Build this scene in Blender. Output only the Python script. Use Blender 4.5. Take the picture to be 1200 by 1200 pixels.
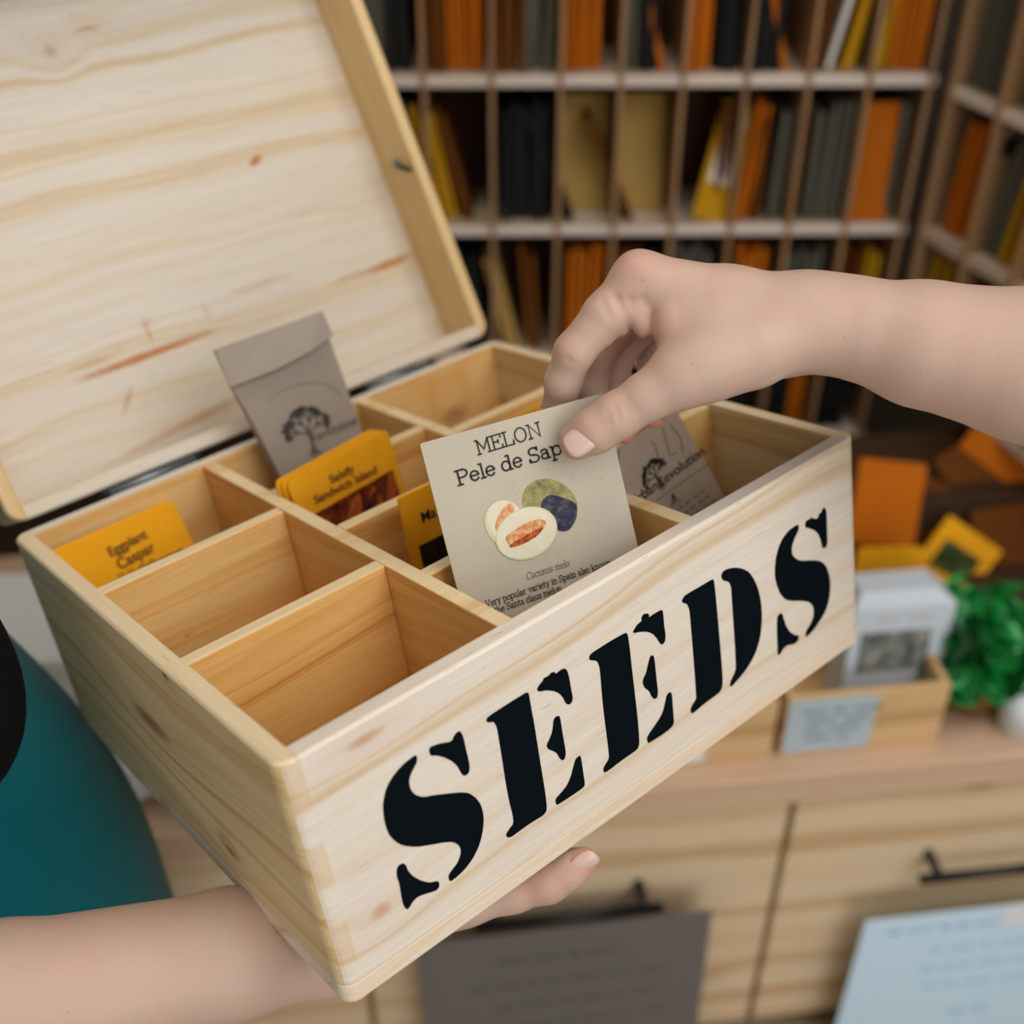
import bpy, bmesh, math, random
import numpy as np
from mathutils import Vector, Matrix
for o in list(bpy.data.objects): bpy.data.objects.remove(o)
PI = math.pi
SC = bpy.context.scene
COL = SC.collection

# ------------------------------------------------------------------ camera
CAM_POS = np.array([0, 0, 1.55]); PITCH = math.radians(36)
cam = bpy.data.cameras.new('camera'); camo = bpy.data.objects.new('camera', cam); COL.objects.link(camo)
camo.location = CAM_POS; camo.rotation_euler = (PI/2 - PITCH, 0, 0)
cam.sensor_width = 36; cam.lens = 42; cam.clip_start = .02
cam.dof.use_dof = True; cam.dof.focus_distance = .625; cam.dof.aperture_fstop = 3.6; cam.dof.aperture_blades = 9
SC.camera = camo
# ------------------------------------------------------------------ light
w = bpy.data.worlds.new('world'); SC.world = w; w.use_nodes = True
w.node_tree.nodes['Background'].inputs[0].default_value = (1.0, .965, .92, 1)
w.node_tree.nodes['Background'].inputs[1].default_value = .50
def area(name, loc, target, size, power, col):
    l = bpy.data.lights.new(name, 'AREA'); l.size = size; l.energy = power; l.color = col
    o = bpy.data.objects.new(name, l); COL.objects.link(o); o.location = loc
    d = Vector(target) - Vector(loc); o.rotation_euler = d.to_track_quat('-Z', 'Y').to_euler()
    return o
area('window_light', (1.15, -.30, 2.55), (0, .65, 1.05), 1.4, 24, (.97, .98, 1.0))
area('front_fill_light', (.75, -1.55, 1.25), (.35, .9, .45), 1.3, 15, (1.0, .98, .96))  # added frontal fill to brighten the counter front, not a known window
area('overhead_fill_light', (-.3, .7, 3.0), (0, .8, .8), .8, 9, (1.0, .82, .6))  # added weak warm fill from above, no lamp known there
SC.view_settings.view_transform = 'Standard'; SC.view_settings.look = 'None'
SC.view_settings.gamma = 1; SC.view_settings.exposure = 0.0; SC.view_settings.use_curve_mapping = False

# ------------------------------------------------------------------ helpers
def at(u, v, z):
    """world point measured in the photograph (pixel of the 1200 frame) at depth z metres"""
    x, y = (u-600)/1400*z, (v-600)/1400*z
    s, c = math.sin(PITCH), math.cos(PITCH)
    return np.array([x, -s*y + c*z, 1.55 - c*y - s*z])
def lin(c): return tuple(((x/255)/12.92 if x/255 <= .04045 else ((x/255+.055)/1.055)**2.4) for x in c)
def tag(o, label=None, cat=None, group=None, kind=None):
    if label: o['label'] = label
    if cat: o['category'] = cat
    if group: o['group'] = group
    if kind: o['kind'] = kind
    return o
def empty(name, mat=None, parent=None):
    o = bpy.data.objects.new(name, None); COL.objects.link(o); o.empty_display_size = .05
    if parent: o.parent = parent
    if mat is not None: o.matrix_local = mat
    return o
def obj(name, verts, faces, m, parent=None, smooth=False, mats=None, fmat=None, uv=None):
    me = bpy.data.meshes.new(name); me.from_pydata([tuple(map(float, v)) for v in verts], [], faces)
    if mats:
        for q in mats: me.materials.append(q)
        if fmat is not None: me.polygons.foreach_set('material_index', fmat)
    elif m: me.materials.append(m)
    me.update()
    if smooth: me.polygons.foreach_set('use_smooth', [True]*len(me.polygons))
    o = bpy.data.objects.new(name, me); COL.objects.link(o)
    if parent: o.parent = parent
    return o
def bevel(o, w=.001, seg=2):
    b = o.modifiers.new('b', 'BEVEL'); b.width = w; b.segments = seg; b.limit_method = 'ANGLE'; b.angle_limit = .6
    return o
BF = [(0,3,2,1),(4,5,6,7),(0,1,5,4),(1,2,6,5),(2,3,7,6),(3,0,4,7)]
def box(name, a, b, m, parent=None, bev=.001):
    x0,y0,z0 = a; x1,y1,z1 = b
    o = obj(name, [(x0,y0,z0),(x1,y0,z0),(x1,y1,z0),(x0,y1,z0),(x0,y0,z1),(x1,y0,z1),(x1,y1,z1),(x0,y1,z1)], BF, m, parent)
    if bev: bevel(o, bev)
    return o
def tube(name, pts, r, m, parent=None, n=10):
    pts = [Vector(p) for p in pts]; vs = []; fs = []
    rr = r if isinstance(r, (list, tuple)) else [r]*len(pts)
    for i, p in enumerate(pts):
        d = (pts[min(i+1, len(pts)-1)] - pts[max(i-1, 0)]).normalized()
        a = d.orthogonal().normalized() if i == 0 else (a - d*a.dot(d)).normalized()
        b = d.cross(a)
        for k in range(n):
            t = 2*PI*k/n; vs.append(p + a*math.cos(t)*rr[i] + b*math.sin(t)*rr[i])
    for i in range(len(pts)-1):
        for k in range(n): fs.append((i*n+k, i*n+(k+1)%n, (i+1)*n+(k+1)%n, (i+1)*n+k))
    fs.append(tuple(range(n))[::-1]); fs.append(tuple(range((len(pts)-1)*n, len(pts)*n)))
    return obj(name, vs, fs, m, parent, smooth=True)
def poly(name, polys, m, parent, y=-.00025, th=.0003, chaikin=1):
    """flat paint: outlines in (x, z) of the parent's front plane, slightly proud of it"""
    bm = bmesh.new()
    for P in polys:
        P = [np.array(p, float) for p in P]
        for _ in range(chaikin):
            Q = []
            for i in range(len(P)):
                a, b = P[i], P[(i+1) % len(P)]; Q += [a*.8+b*.2, a*.2+b*.8]
            P = Q
        vs = [bm.verts.new((p[0], y, p[1])) for p in P]
        bm.faces.new(vs)
    r = bmesh.ops.extrude_face_region(bm, geom=list(bm.faces))
    bmesh.ops.translate(bm, verts=[g for g in r['geom'] if isinstance(g, bmesh.types.BMVert)], vec=(0, th, 0))
    bmesh.ops.recalc_face_normals(bm, faces=bm.faces)
    bmesh.ops.triangulate(bm, faces=bm.faces)
    me = bpy.data.meshes.new(name); bm.to_mesh(me); bm.free(); me.materials.append(m)
    o = bpy.data.objects.new(name, me); COL.objects.link(o); o.parent = parent
    return o

# ------------------------------------------------------------------ materials
class G:
    def __init__(s, name, rough=.6, spec=.4):
        s.m = bpy.data.materials.new(name); s.m.use_nodes = True; s.t = s.m.node_tree; s.N = s.t.nodes
        s.b = s.N['Principled BSDF']; s.b.inputs['Roughness'].default_value = rough
        s.b.inputs['Specular IOR Level'].default_value = spec
    def n(s, typ, **kw):
        x = s.N.new(typ)
        for k, v in kw.items(): setattr(x, k, v)
        return x
    def l(s, a, b): s.t.links.new(a, b)
    def math(s, op, a, b=None, c=None):
        x = s.n('ShaderNodeMath', operation=op)
        for i, v in enumerate((a, b, c)):
            if v is None: continue
            if isinstance(v, (int, float)): x.inputs[i].default_value = v
            else: s.l(v, x.inputs[i])
        return x.outputs[0]
    def mix(s, f, a, b, mode='MIX'):
        x = s.n('ShaderNodeMix', data_type='RGBA', blend_type=mode)
        for i, v in ((0, f), (6, a), (7, b)):
            if isinstance(v, (int, float)): x.inputs[i].default_value = v
            elif isinstance(v, tuple): x.inputs[i].default_value = (*v, 1)
            else: s.l(v, x.inputs[i])
        return x.outputs[2]
    def noise(s, vec=None, scale=5, detail=3, rough=.5, dim='3D', w=None):
        x = s.n('ShaderNodeTexNoise', noise_dimensions=dim)
        x.inputs['Scale'].default_value = scale; x.inputs['Detail'].default_value = detail; x.inputs['Roughness'].default_value = rough
        if vec is not None: s.l(vec, x.inputs['Vector'])
        if w is not None: s.l(w, x.inputs['W'])
        return x.outputs[0]
    def ramp(s, f, stops):
        x = s.n('ShaderNodeValToRGB'); e = x.color_ramp.elements
        while len(e) < len(stops): e.new(.5)
        for q, (p, c) in zip(e, stops): q.position = p; q.color = (*c, 1)
        s.l(f, x.inputs[0]); return x.outputs[0]
    def bump(s, h, strength=.2, dist=.001):
        x = s.n('ShaderNodeBump'); x.inputs['Strength'].default_value = strength; x.inputs['Distance'].default_value = dist
        s.l(h, x.inputs['Height']); s.l(x.outputs[0], s.b.inputs['Normal'])
    def obj(s): return s.n('ShaderNodeTexCoord').outputs['Object']

def flat(name, c, rough=.6, spec=.4, var=.0, scale=60, metal=0):
    g = G(name, rough, spec); c = lin(c); g.b.inputs['Metallic'].default_value = metal
    if var:
        f = g.noise(g.obj(), scale, 4)
        g.l(g.mix(f, tuple(x*(1-var) for x in c), tuple(min(1, x*(1+var)) for x in c)), g.b.inputs['Base Color'])
    else: g.b.inputs['Base Color'].default_value = (*c, 1)
    return g.m

def pine(name, grain='x', seed=0, knots=(), tone=1.0, warm=0, freq=46, joints=None, face=None, light=(226,205,172), mid=(214,184,137), dark=(186,133,70), resin=(), kcol=((124, 70, 34), (196, 140, 94))):
    """pine: growth lines bent round the knots. grain = axis of the grain; knots in (along, across) object metres"""
    g = G(name, .46, .4); sep = g.n('ShaderNodeSeparateXYZ'); g.l(g.obj(), sep.inputs[0])
    X, Y, Z = sep.outputs
    A = {'x': X, 'y': Y, 'z': Z}[grain]
    B_, C_ = {'x': (Z, Y), 'y': (Z, X), 'z': (X, Y)}[grain]
    if face == 'lid': B_, C_ = Y, Z
    cmb = g.n('ShaderNodeCombineXYZ'); g.l(g.math('MULTIPLY', A, 2.2), cmb.inputs[0]); g.l(g.math('MULTIPLY', B_, 9.0), cmb.inputs[1]); g.l(g.math('MULTIPLY', C_, 9.0), cmb.inputs[2])
    off = g.n('ShaderNodeVectorMath', operation='ADD'); g.l(cmb.outputs[0], off.inputs[0]); off.inputs[1].default_value = (seed*3.7, seed*1.9, seed*5.1)
    warp = g.noise(off.outputs[0], 1.3, 2)
    v = g.math('ADD', B_, g.math('MULTIPLY', C_, .8))
    v = g.math('ADD', v, g.math('MULTIPLY', warp, .055))
    kd = None
    for (ka, kb, ra, rb, amp) in knots:
        da = g.math('DIVIDE', g.math('SUBTRACT', A, ka), ra); db = g.math('DIVIDE', g.math('SUBTRACT', B_, kb), rb)
        r2 = g.math('ADD', g.math('MULTIPLY', da, da), g.math('MULTIPLY', db, db))
        ex = g.math('POWER', 2.718, g.math('MULTIPLY', r2, -.35))
        v = g.math('ADD', v, g.math('MULTIPLY', ex, amp))
        core = g.math('SUBTRACT', 1, g.math('MULTIPLY', r2, 2.2)); core.node.use_clamp = True
        halo = g.math('MULTIPLY', ex, .25)
        k = g.math('MAXIMUM', core, halo)
        kd = k if kd is None else g.math('MAXIMUM', kd, k)
    wv = g.math('ADD', g.math('MULTIPLY', v, freq), seed*7.3)
    lines = g.noise(None, 1.0, 3.5, .6, '1D', wv)
    col = g.ramp(lines, [(.25, lin(light)), (.47, lin(light)), (.58, lin(mid)), (.68, lin(dark)), (.76, lin(mid))])
    # fine fibres
    c2 = g.n('ShaderNodeCombineXYZ'); g.l(g.math('MULTIPLY', A, 14), c2.inputs[0]); g.l(g.math('MULTIPLY', B_, 420), c2.inputs[1]); g.l(g.math('MULTIPLY', C_, 420), c2.inputs[2])
    fib = g.noise(c2.outputs[0], 1, 3)
    col = g.mix(.16, col, g.ramp(fib, [(.3, lin((190,150,96))), (.7, lin((250,238,214)))]))
    # broad tone
    br = g.noise(off.outputs[0], .8, 1)
    col = g.mix(g.math('MULTIPLY', br, .45 + warm), col, tuple(x*y for x, y in zip(lin(mid), (1, .97, .86))))
    # short dark pores
    c3 = g.n('ShaderNodeCombineXYZ'); g.l(g.math('MULTIPLY', A, 60), c3.inputs[0]); g.l(g.math('MULTIPLY', B_, 900), c3.inputs[1]); g.l(g.math('MULTIPLY', C_, 900), c3.inputs[2])
    po = g.math('GREATER_THAN', g.noise(c3.outputs[0], 1, 1), .73)
    col = g.mix(g.math('MULTIPLY', po, .35), col, lin((150, 96, 45)))
    if kd is not None:
        kn = g.noise(g.obj(), 260, 2)
        col = g.mix(g.math('MULTIPLY', kd, .8), col, g.mix(kn, lin(kcol[0]), lin(kcol[1])))
    for (ka, kb, ra, rb, slope, s) in resin:
        da = g.math('SUBTRACT', A, ka); db = g.math('SUBTRACT', g.math('SUBTRACT', B_, kb), g.math('MULTIPLY', da, slope))
        jit = g.math('MULTIPLY', g.math('SUBTRACT', g.noise(g.obj(), 90, 3), .5), .9)
        d1 = g.math('DIVIDE', da, ra); d2 = g.math('DIVIDE', db, rb)
        r2 = g.math('ADD', g.math('ADD', g.math('MULTIPLY', d1, d1), g.math('MULTIPLY', d2, d2)), jit)
        f = g.math('SUBTRACT', 1.15, r2); f.node.use_clamp = True
        col = g.mix(g.math('MULTIPLY', f, s), col, lin((172, 110, 38)))
    if joints:   # darker end grain where finger joints meet the corner
        step = g.math('GREATER_THAN', g.math('FRACT', g.math('DIVIDE', Z, .049)), .5)
        near = g.math('LESS_THAN', A, joints)
        f = g.math('MULTIPLY', g.math('MULTIPLY', step, near), .35)
        col = g.mix(f, col, lin((205, 160, 100)))
    if tone != 1.0: col = g.mix(1.0, col, (tone, tone, tone), 'MULTIPLY')
    g.l(col, g.b.inputs['Base Color'])
    g.bump(fib, .12, .0006)
    return g.m

def kraft(name, c, fleck=.25, rough=.85):
    g = G(name, rough, .15); c = lin(c)
    n1 = g.noise(g.obj(), 45, 4); n2 = g.noise(g.obj(), 900, 3, .7)
    col = g.mix(n1, tuple(x*.9 for x in c), tuple(min(1, x*1.08) for x in c))
    col = g.mix(g.math('MULTIPLY', n2, fleck), col, tuple(x*.6 for x in c))
    sp = g.math('GREATER_THAN', g.noise(g.obj(), 620, 0), .80)
    col = g.mix(g.math('MULTIPLY', sp, .45), col, tuple(x*.35 for x in c))
    g.l(col, g.b.inputs['Base Color']); g.bump(n1, .25, .0012)
    return g.m

def blotch(name, stops, scale, rough=.7, detail=5):
    g = G(name, rough, .2); g.l(g.ramp(g.noise(g.obj(), scale, detail, .65), [(p, lin(c)) for p, c in stops]), g.b.inputs['Base Color']); return g.m

M = dict(
 ink=flat('black_ink', (34, 34, 36), .8), paint=flat('stencil_paint', (5, 13, 19), .85, .06, .3, 900),
 orange_ink=flat('brown_ink', (110, 58, 12), .8), grey_ink=flat('grey_ink', (70, 64, 60), .85),
 steel=flat('zinc_steel', (130, 140, 145), .4, .5, metal=.8), black=flat('black_metal', (14, 14, 16), .4),
 kraft=kraft('kraft_card', (192, 182, 164), .45), bag=kraft('grey_kraft', (158, 146, 133), .18),
 bag2=kraft('brown_kraft', (184, 166, 146), .18),
 yellow=kraft('yellow_packet', (232, 164, 26), .05), yellowd=kraft('yellow_packet_side', (214, 146, 20), .05),
 white=flat('white_paper', (226, 232, 236), .8), bluew=flat('bluish_paper', (204, 232, 252), .7, var=.04, scale=4),
 greyp=flat('grey_paper', (108, 103, 100), .8, var=.06, scale=6),
)
# ------------------------------------------------------------------ slab lettering drawn as strokes
def arc(cx, cy, rx, ry, a0, a1, n=12):
    return [(cx+rx*math.cos(math.radians(a0+(a1-a0)*i/n)), cy+ry*math.sin(math.radians(a0+(a1-a0)*i/n))) for i in range(n+1)]
def sf(x, y, a=.12, b=.12): return [(x-a, y), (x+b, y)]
XH = .66
GL = {
 'M': (1.1, [[(.16,0),(.16,1)],[(.16,1),(.54,.28),(.92,1)],[(.92,1),(.92,0)],sf(.16,0,.15),sf(.92,0,.13,.15),sf(.12,1,.1,.04),sf(.95,1,.04,.1)]),
 'E': (.86, [[(.17,0),(.17,1)],[(.02,0),(.78,0),(.78,.24)],[(.02,1),(.74,1),(.74,.78)],[(.17,.52),(.52,.52)],[(.52,.4),(.52,.64)]]),
 'L': (.82, [[(.17,0),(.17,1)],[(.02,0),(.74,0),(.74,.28)],sf(.17,1,.15,.16)]),
 'O': (1.0, [arc(.48,.5,.4,.5,0,360,26)]),
 'N': (1.05, [[(.17,0),(.17,1),(.84,0),(.84,1)],sf(.17,0,.15,.12),sf(.14,1,.12,.04),sf(.84,1,.14,.14)]),
 'P': (.84, [[(.17,0),(.17,1)],[(.02,1),(.46,1)]+arc(.46,.74,.28,.26,90,-90)+[(.17,.48)],sf(.17,0,.15,.17)]),
 'S': (.8, [arc(.38,.74,.27,.25,20,270,16)+arc(.38,.24,.3,.25,90,-160,16),[(.65,.78),(.65,.99)],[(.08,.02),(.08,.24)]]),
 'C': (.9, [arc(.48,.5,.4,.5,42,318,22),[(.78,.74),(.78,.98)]]),
 'V': (.95, [[(.14,1),(.46,0),(.8,1)],sf(.14,1),sf(.8,1)]),
 'a': (.68, [arc(.27,.48,.2,.18,160,20,8)+[(.46,.5),(.46,0),(.58,0)],arc(.27,.19,.21,.19,60,-270,18)+[(.46,.4)]]),
 'c': (.62, [arc(.32,.33,.26,.33,50,315,16),[(.52,.46),(.52,.64)]]),
 'd': (.74, [arc(.3,.33,.26,.33,0,360,20),[(.4,1),(.56,1),(.56,0),(.68,0)]]),
 'b': (.74, [arc(.4,.33,.26,.33,0,360,20),[(.02,1),(.14,1),(.14,0)]]),
 'e': (.66, [[(.06,.35),(.57,.35)]+arc(.32,.33,.26,.33,5,320,20)]),
 'h': (.76, [[(.02,1),(.14,1),(.14,0)],[(.14,.44)]+arc(.36,.44,.2,.22,160,0,8)+[(.56,0)],sf(.14,0,.11,.1),sf(.56,0,.1,.11)]),
 'i': (.36, [[(.06,XH),(.19,XH),(.19,0)],sf(.19,0,.14,.14),[(.17,.9),(.21,.9)]]),
 'k': (.74, [[(.02,1),(.14,1),(.14,0)],[(.14,.26),(.5,XH)],[(.28,.4),(.58,0)],sf(.14,0,.11,.1),sf(.56,0,.08,.12),sf(.5,XH,.1,.1)]),
 'l': (.36, [[(.05,1),(.18,1),(.18,0)],sf(.18,0,.14,.14)]),
 'm': (1.08, [[(.02,XH),(.14,XH),(.14,0)],[(.14,.44)]+arc(.33,.46,.18,.2,160,0,8)+[(.51,0)],[(.51,.44)]+arc(.71,.46,.18,.2,160,0,8)+[(.89,0)],sf(.14,0,.11,.1),sf(.51,0,.09,.09),sf(.89,0,.1,.11)]),
 'n': (.76, [[(.02,XH),(.14,XH),(.14,0)],[(.14,.44)]+arc(.36,.44,.2,.22,160,0,8)+[(.56,0)],sf(.14,0,.11,.1),sf(.56,0,.1,.11)]),
 'o': (.68, [arc(.32,.33,.27,.33,0,360,20)]),
 'p': (.74, [arc(.4,.33,.26,.33,0,360,20),[(.02,XH),(.14,XH),(.14,-.3)],sf(.14,-.3,.12,.14)]),
 'r': (.56, [[(.02,XH),(.16,XH),(.16,0)],[(.16,.4)]+arc(.38,.42,.2,.22,160,50,6),sf(.16,0,.13,.14)]),
 's': (.58, [arc(.28,.49,.19,.16,20,270,12)+arc(.28,.17,.21,.16,90,-160,12),[(.47,.5),(.47,.65)],[(.07,.02),(.07,.17)]]),
 't': (.46, [[(.17,.9),(.17,.1)]+arc(.29,.12,.12,.12,180,300,6),[(.04,XH),(.38,XH)]]),
 'u': (.76, [[(.02,XH),(.14,XH),(.14,.2)]+arc(.34,.2,.2,.2,180,340,8)+[(.56,.3)],[(.44,XH),(.56,XH),(.56,0),(.68,0)]]),
 'v': (.68, [[(.1,XH),(.32,0),(.55,XH)],sf(.1,XH,.1,.1),sf(.55,XH,.1,.1)]),
 'w': (.96, [[(.1,XH),(.27,0),(.46,XH),(.66,0),(.84,XH)],sf(.1,XH,.1,.1),sf(.84,XH,.1,.1)]),
 'y': (.7, [[(.1,XH),(.33,.02)],[(.57,XH),(.28,-.22),(.1,-.28)],sf(.1,XH,.1,.1),sf(.57,XH,.1,.1)]),
 ' ': (.38, []), '.': (.3, [[(.1,0),(.16,0)]]), ',': (.3, [[(.14,.04),(.08,-.14)]]),
}
def slab(name, text, x, y, size, wt, m, parent, rotd=0, slant=0, xs=1.0, face_y=-.0004):
    """lettering lying on the parent's front plane (x right, z up)"""
    vs, fs = [], []; cx = 0; ca, sa = math.cos(math.radians(rotd)), math.sin(math.radians(rotd))
    def put(px_, py_):
        px_ = (px_*xs + slant*py_)*size; py_ = py_*size
        vs.append((x+px_*ca-py_*sa, face_y, y+px_*sa+py_*ca))
    h = wt/2
    for ch in text:
        adv, st = GL[ch]
        for P in st:
            P = [(cx+a, b) for a, b in P]; k0 = len(vs); n = len(P)
            closed = n > 3 and math.hypot(P[0][0]-P[-1][0], P[0][1]-P[-1][1]) < 1e-6
            for i in range(n):
                a = np.array(P[i-1] if i else (P[-2] if closed else P[0])); b = np.array(P[i]); c = np.array(P[i+1] if i < n-1 else (P[1] if closed else P[-1]))
                d1 = (b-a)/(np.linalg.norm(b-a)+1e-9); d2 = (c-b)/(np.linalg.norm(c-b)+1e-9)
                if i == 0 and not closed: d1 = d2
                if i == n-1 and not closed: d2 = d1
                t = d1+d2; L = np.linalg.norm(t); t = t/L if L > 1e-6 else d1
                nn = np.array([-t[1], t[0]]); s = 1/max(.55, abs(nn @ np.array([-d1[1], d1[0]])))
                e = 0 if closed else h*(.9 if i == n-1 else (-.9 if i == 0 else 0))
                q = b + t*e
                put(*(q+nn*h*s)); put(*(q-nn*h*s))
            for i in range(n-1): fs.append((k0+2*i, k0+2*i+1, k0+2*i+3, k0+2*i+2))
        cx += adv
    o = obj(name, vs, fs, m, parent)
    return o
def sans(name, text, x, y, size, m, parent, rotd=0, face_y=-.0004, xs=1.0, bold=0):
    c = bpy.data.curves.new(name, 'FONT'); c.body = text; c.size = size; c.offset = bold
    t = bpy.data.objects.new('tmp', c); COL.objects.link(t)
    dg = bpy.context.evaluated_depsgraph_get(); me = bpy.data.meshes.new_from_object(t.evaluated_get(dg))
    bpy.data.objects.remove(t)
    me.materials.clear(); me.materials.append(m); me.name = name
    ca, sa = math.cos(math.radians(rotd)), math.sin(math.radians(rotd))
    for v in me.vertices:
        a, b = v.co.x*xs, v.co.y
        v.co = (x+a*ca-b*sa, face_y, y+a*sa+b*ca)
    o = bpy.data.objects.new(name, me); COL.objects.link(o); o.parent = parent
    return o

# ------------------------------------------------------------------ smooth bodies from blended tapered limbs
def cone(P, a, b, ra, rb, sq=None):
    a, b = np.array(a, float), np.array(b, float)
    ab = b-a; L = float(ab@ab); d = [P[i]-np.float32(a[i]) for i in range(3)]
    t = np.clip((d[0]*ab[0]+d[1]*ab[1]+d[2]*ab[2])/L, 0, 1).astype(np.float32)
    e = [d[i]-t*np.float32(ab[i]) for i in range(3)]
    if sq is not None:   # flatten along unit vector sq[0] by factor sq[1]
        n, k = sq; dn = e[0]*n[0]+e[1]*n[1]+e[2]*n[2]
        s = np.sqrt(e[0]**2+e[1]**2+e[2]**2 + dn*dn*(k*k-1))
    else: s = np.sqrt(e[0]**2+e[1]**2+e[2]**2)
    return s-(ra+(rb-ra)*t)
def smin(a, b, k):
    h = np.clip(.5+.5*(b-a)/k, 0, 1); return b+(a-b)*h-k*h*(1-h)
def axisgrid(lo, hi, fine, flo, fhi, coarse):
    xs = [lo]; 
    while xs[-1] < hi:
        x = xs[-1]; dist = max(flo-x, x-fhi, 0); xs.append(x+min(coarse, fine+dist*.06))
    return np.array(xs, np.float32)
def nets(F, xs, ys, zs):
    """surface nets over a rectilinear grid; negative inside"""
    nx, ny, nz = F.shape; I = F < 0
    c = np.zeros((nx-1, ny-1, nz-1), np.int8)
    for dx in (0,1):
        for dy in (0,1):
            for dz in (0,1): c += I[dx:nx-1+dx, dy:ny-1+dy, dz:nz-1+dz]
    mix = (c > 0) & (c < 8); idx = -np.ones(mix.shape, np.int64); ijk = np.argwhere(mix); idx[mix] = np.arange(len(ijk))
    acc = np.zeros((len(ijk), 3)); cnt = np.zeros(len(ijk)); i, j, k = ijk.T
    G3 = (xs, ys, zs)
    for ax in range(3):
        o1, o2 = [q for q in range(3) if q != ax]
        for a in (0,1):
            for b in (0,1):
                p = [i.copy(), j.copy(), k.copy()]; p[o1] += a; p[o2] += b; q = [x.copy() for x in p]; q[ax] += 1
                f0 = F[tuple(p)]; f1 = F[tuple(q)]; m = (f0 < 0) != (f1 < 0)
                t = f0/(f0-f1+1e-12)
                pos = np.stack([G3[d][p[d]] for d in range(3)], 1).astype(float)
                pos[:, ax] += t*(G3[ax][q[ax]]-G3[ax][p[ax]])
                acc[m] += pos[m]; cnt[m] += 1
    V = acc/np.maximum(cnt, 1)[:, None]; Q = []
    for ax in range(3):
        s0 = [slice(None)]*3; s1 = [slice(None)]*3; s0[ax] = slice(0, -1); s1[ax] = slice(1, None)
        a, b = I[tuple(s0)], I[tuple(s1)]
        for flip, m in ((False, a & ~b), (True, ~a & b)):
            e = np.argwhere(m); o1, o2 = [(1,2),(2,0),(0,1)][ax]
            e = e[(e[:, o1] > 0) & (e[:, o2] > 0) & (e[:, o1] < F.shape[o1]-1) & (e[:, o2] < F.shape[o2]-1)]
            def cell(d1, d2):
                z = e.copy(); z[:, o1] += d1; z[:, o2] += d2; return idx[z[:,0], z[:,1], z[:,2]]
            q = np.stack([cell(-1,-1), cell(0,-1), cell(0,0), cell(-1,0)], 1)
            Q.append(q[:, ::-1] if flip else q)
    return V, np.concatenate(Q)
def body_mesh(name, V, Q, m, parent):
    me = bpy.data.meshes.new(name); me.vertices.add(len(V)); me.vertices.foreach_set('co', V.astype(np.float32).ravel())
    me.loops.add(len(Q)*4); me.loops.foreach_set('vertex_index', Q.astype(np.int32).ravel())
    me.polygons.add(len(Q)); me.polygons.foreach_set('loop_start', np.arange(0, len(Q)*4, 4, dtype=np.int32))
    me.update(calc_edges=True); me.validate(); me.polygons.foreach_set('use_smooth', [True]*len(me.polygons)); me.materials.append(m)
    o = bpy.data.objects.new(name, me); COL.objects.link(o); o.parent = parent
    return o
# ------------------------------------------------------------------ setting: room
def skinned(o, kind='structure'): o['kind'] = kind; return o
skinned(box('floor', (-3, -2.5, -.06), (3, 2.6, 0), pine('floor_wood', 'x', 3, tone=.45, warm=.3), bev=0))
skinned(box('wall_back', (-3, 1.95, 0), (3, 2.05, 2.8), flat('dark_wall', (52, 40, 28), .8), bev=0))
skinned(box('wall_left', (-3.1, -2.5, 0), (-3, 2.05, 2.8), flat('left_wall', (120, 110, 98), .8), bev=0))
skinned(box('wall_right', (3, -2.5, 0), (3.1, 2.05, 2.8), flat('right_wall', (120, 100, 78), .8), bev=0))

# ------------------------------------------------------------------ wooden seed box (local frame: x along the lettered front, y depth, z up)
W, D, H, T = .40, .3524, .146, .0105
BM = Matrix(((.7651, -.6263, -.1497, -.0782), (.6438, .7491, .1562, .3234), (.0143, -.2158, .9763, 1.0207), (0,0,0,1)))
BI = np.array(BM.inverted())
sbox = empty('seed_box', BM)
tag(sbox, 'open pine box with compartments and black stencilled SEEDS on its front', 'box')
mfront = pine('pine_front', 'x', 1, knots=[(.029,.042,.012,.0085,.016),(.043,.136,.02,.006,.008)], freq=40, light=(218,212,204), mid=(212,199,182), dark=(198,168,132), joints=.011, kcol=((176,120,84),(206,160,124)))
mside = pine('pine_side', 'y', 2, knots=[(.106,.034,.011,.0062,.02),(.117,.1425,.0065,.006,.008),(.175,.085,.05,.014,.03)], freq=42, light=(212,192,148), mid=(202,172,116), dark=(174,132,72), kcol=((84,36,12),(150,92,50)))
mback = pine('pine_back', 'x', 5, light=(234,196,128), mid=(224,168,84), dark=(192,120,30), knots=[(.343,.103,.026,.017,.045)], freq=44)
mtop = pine('pine_rim', 'x', 8, freq=30)
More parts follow.
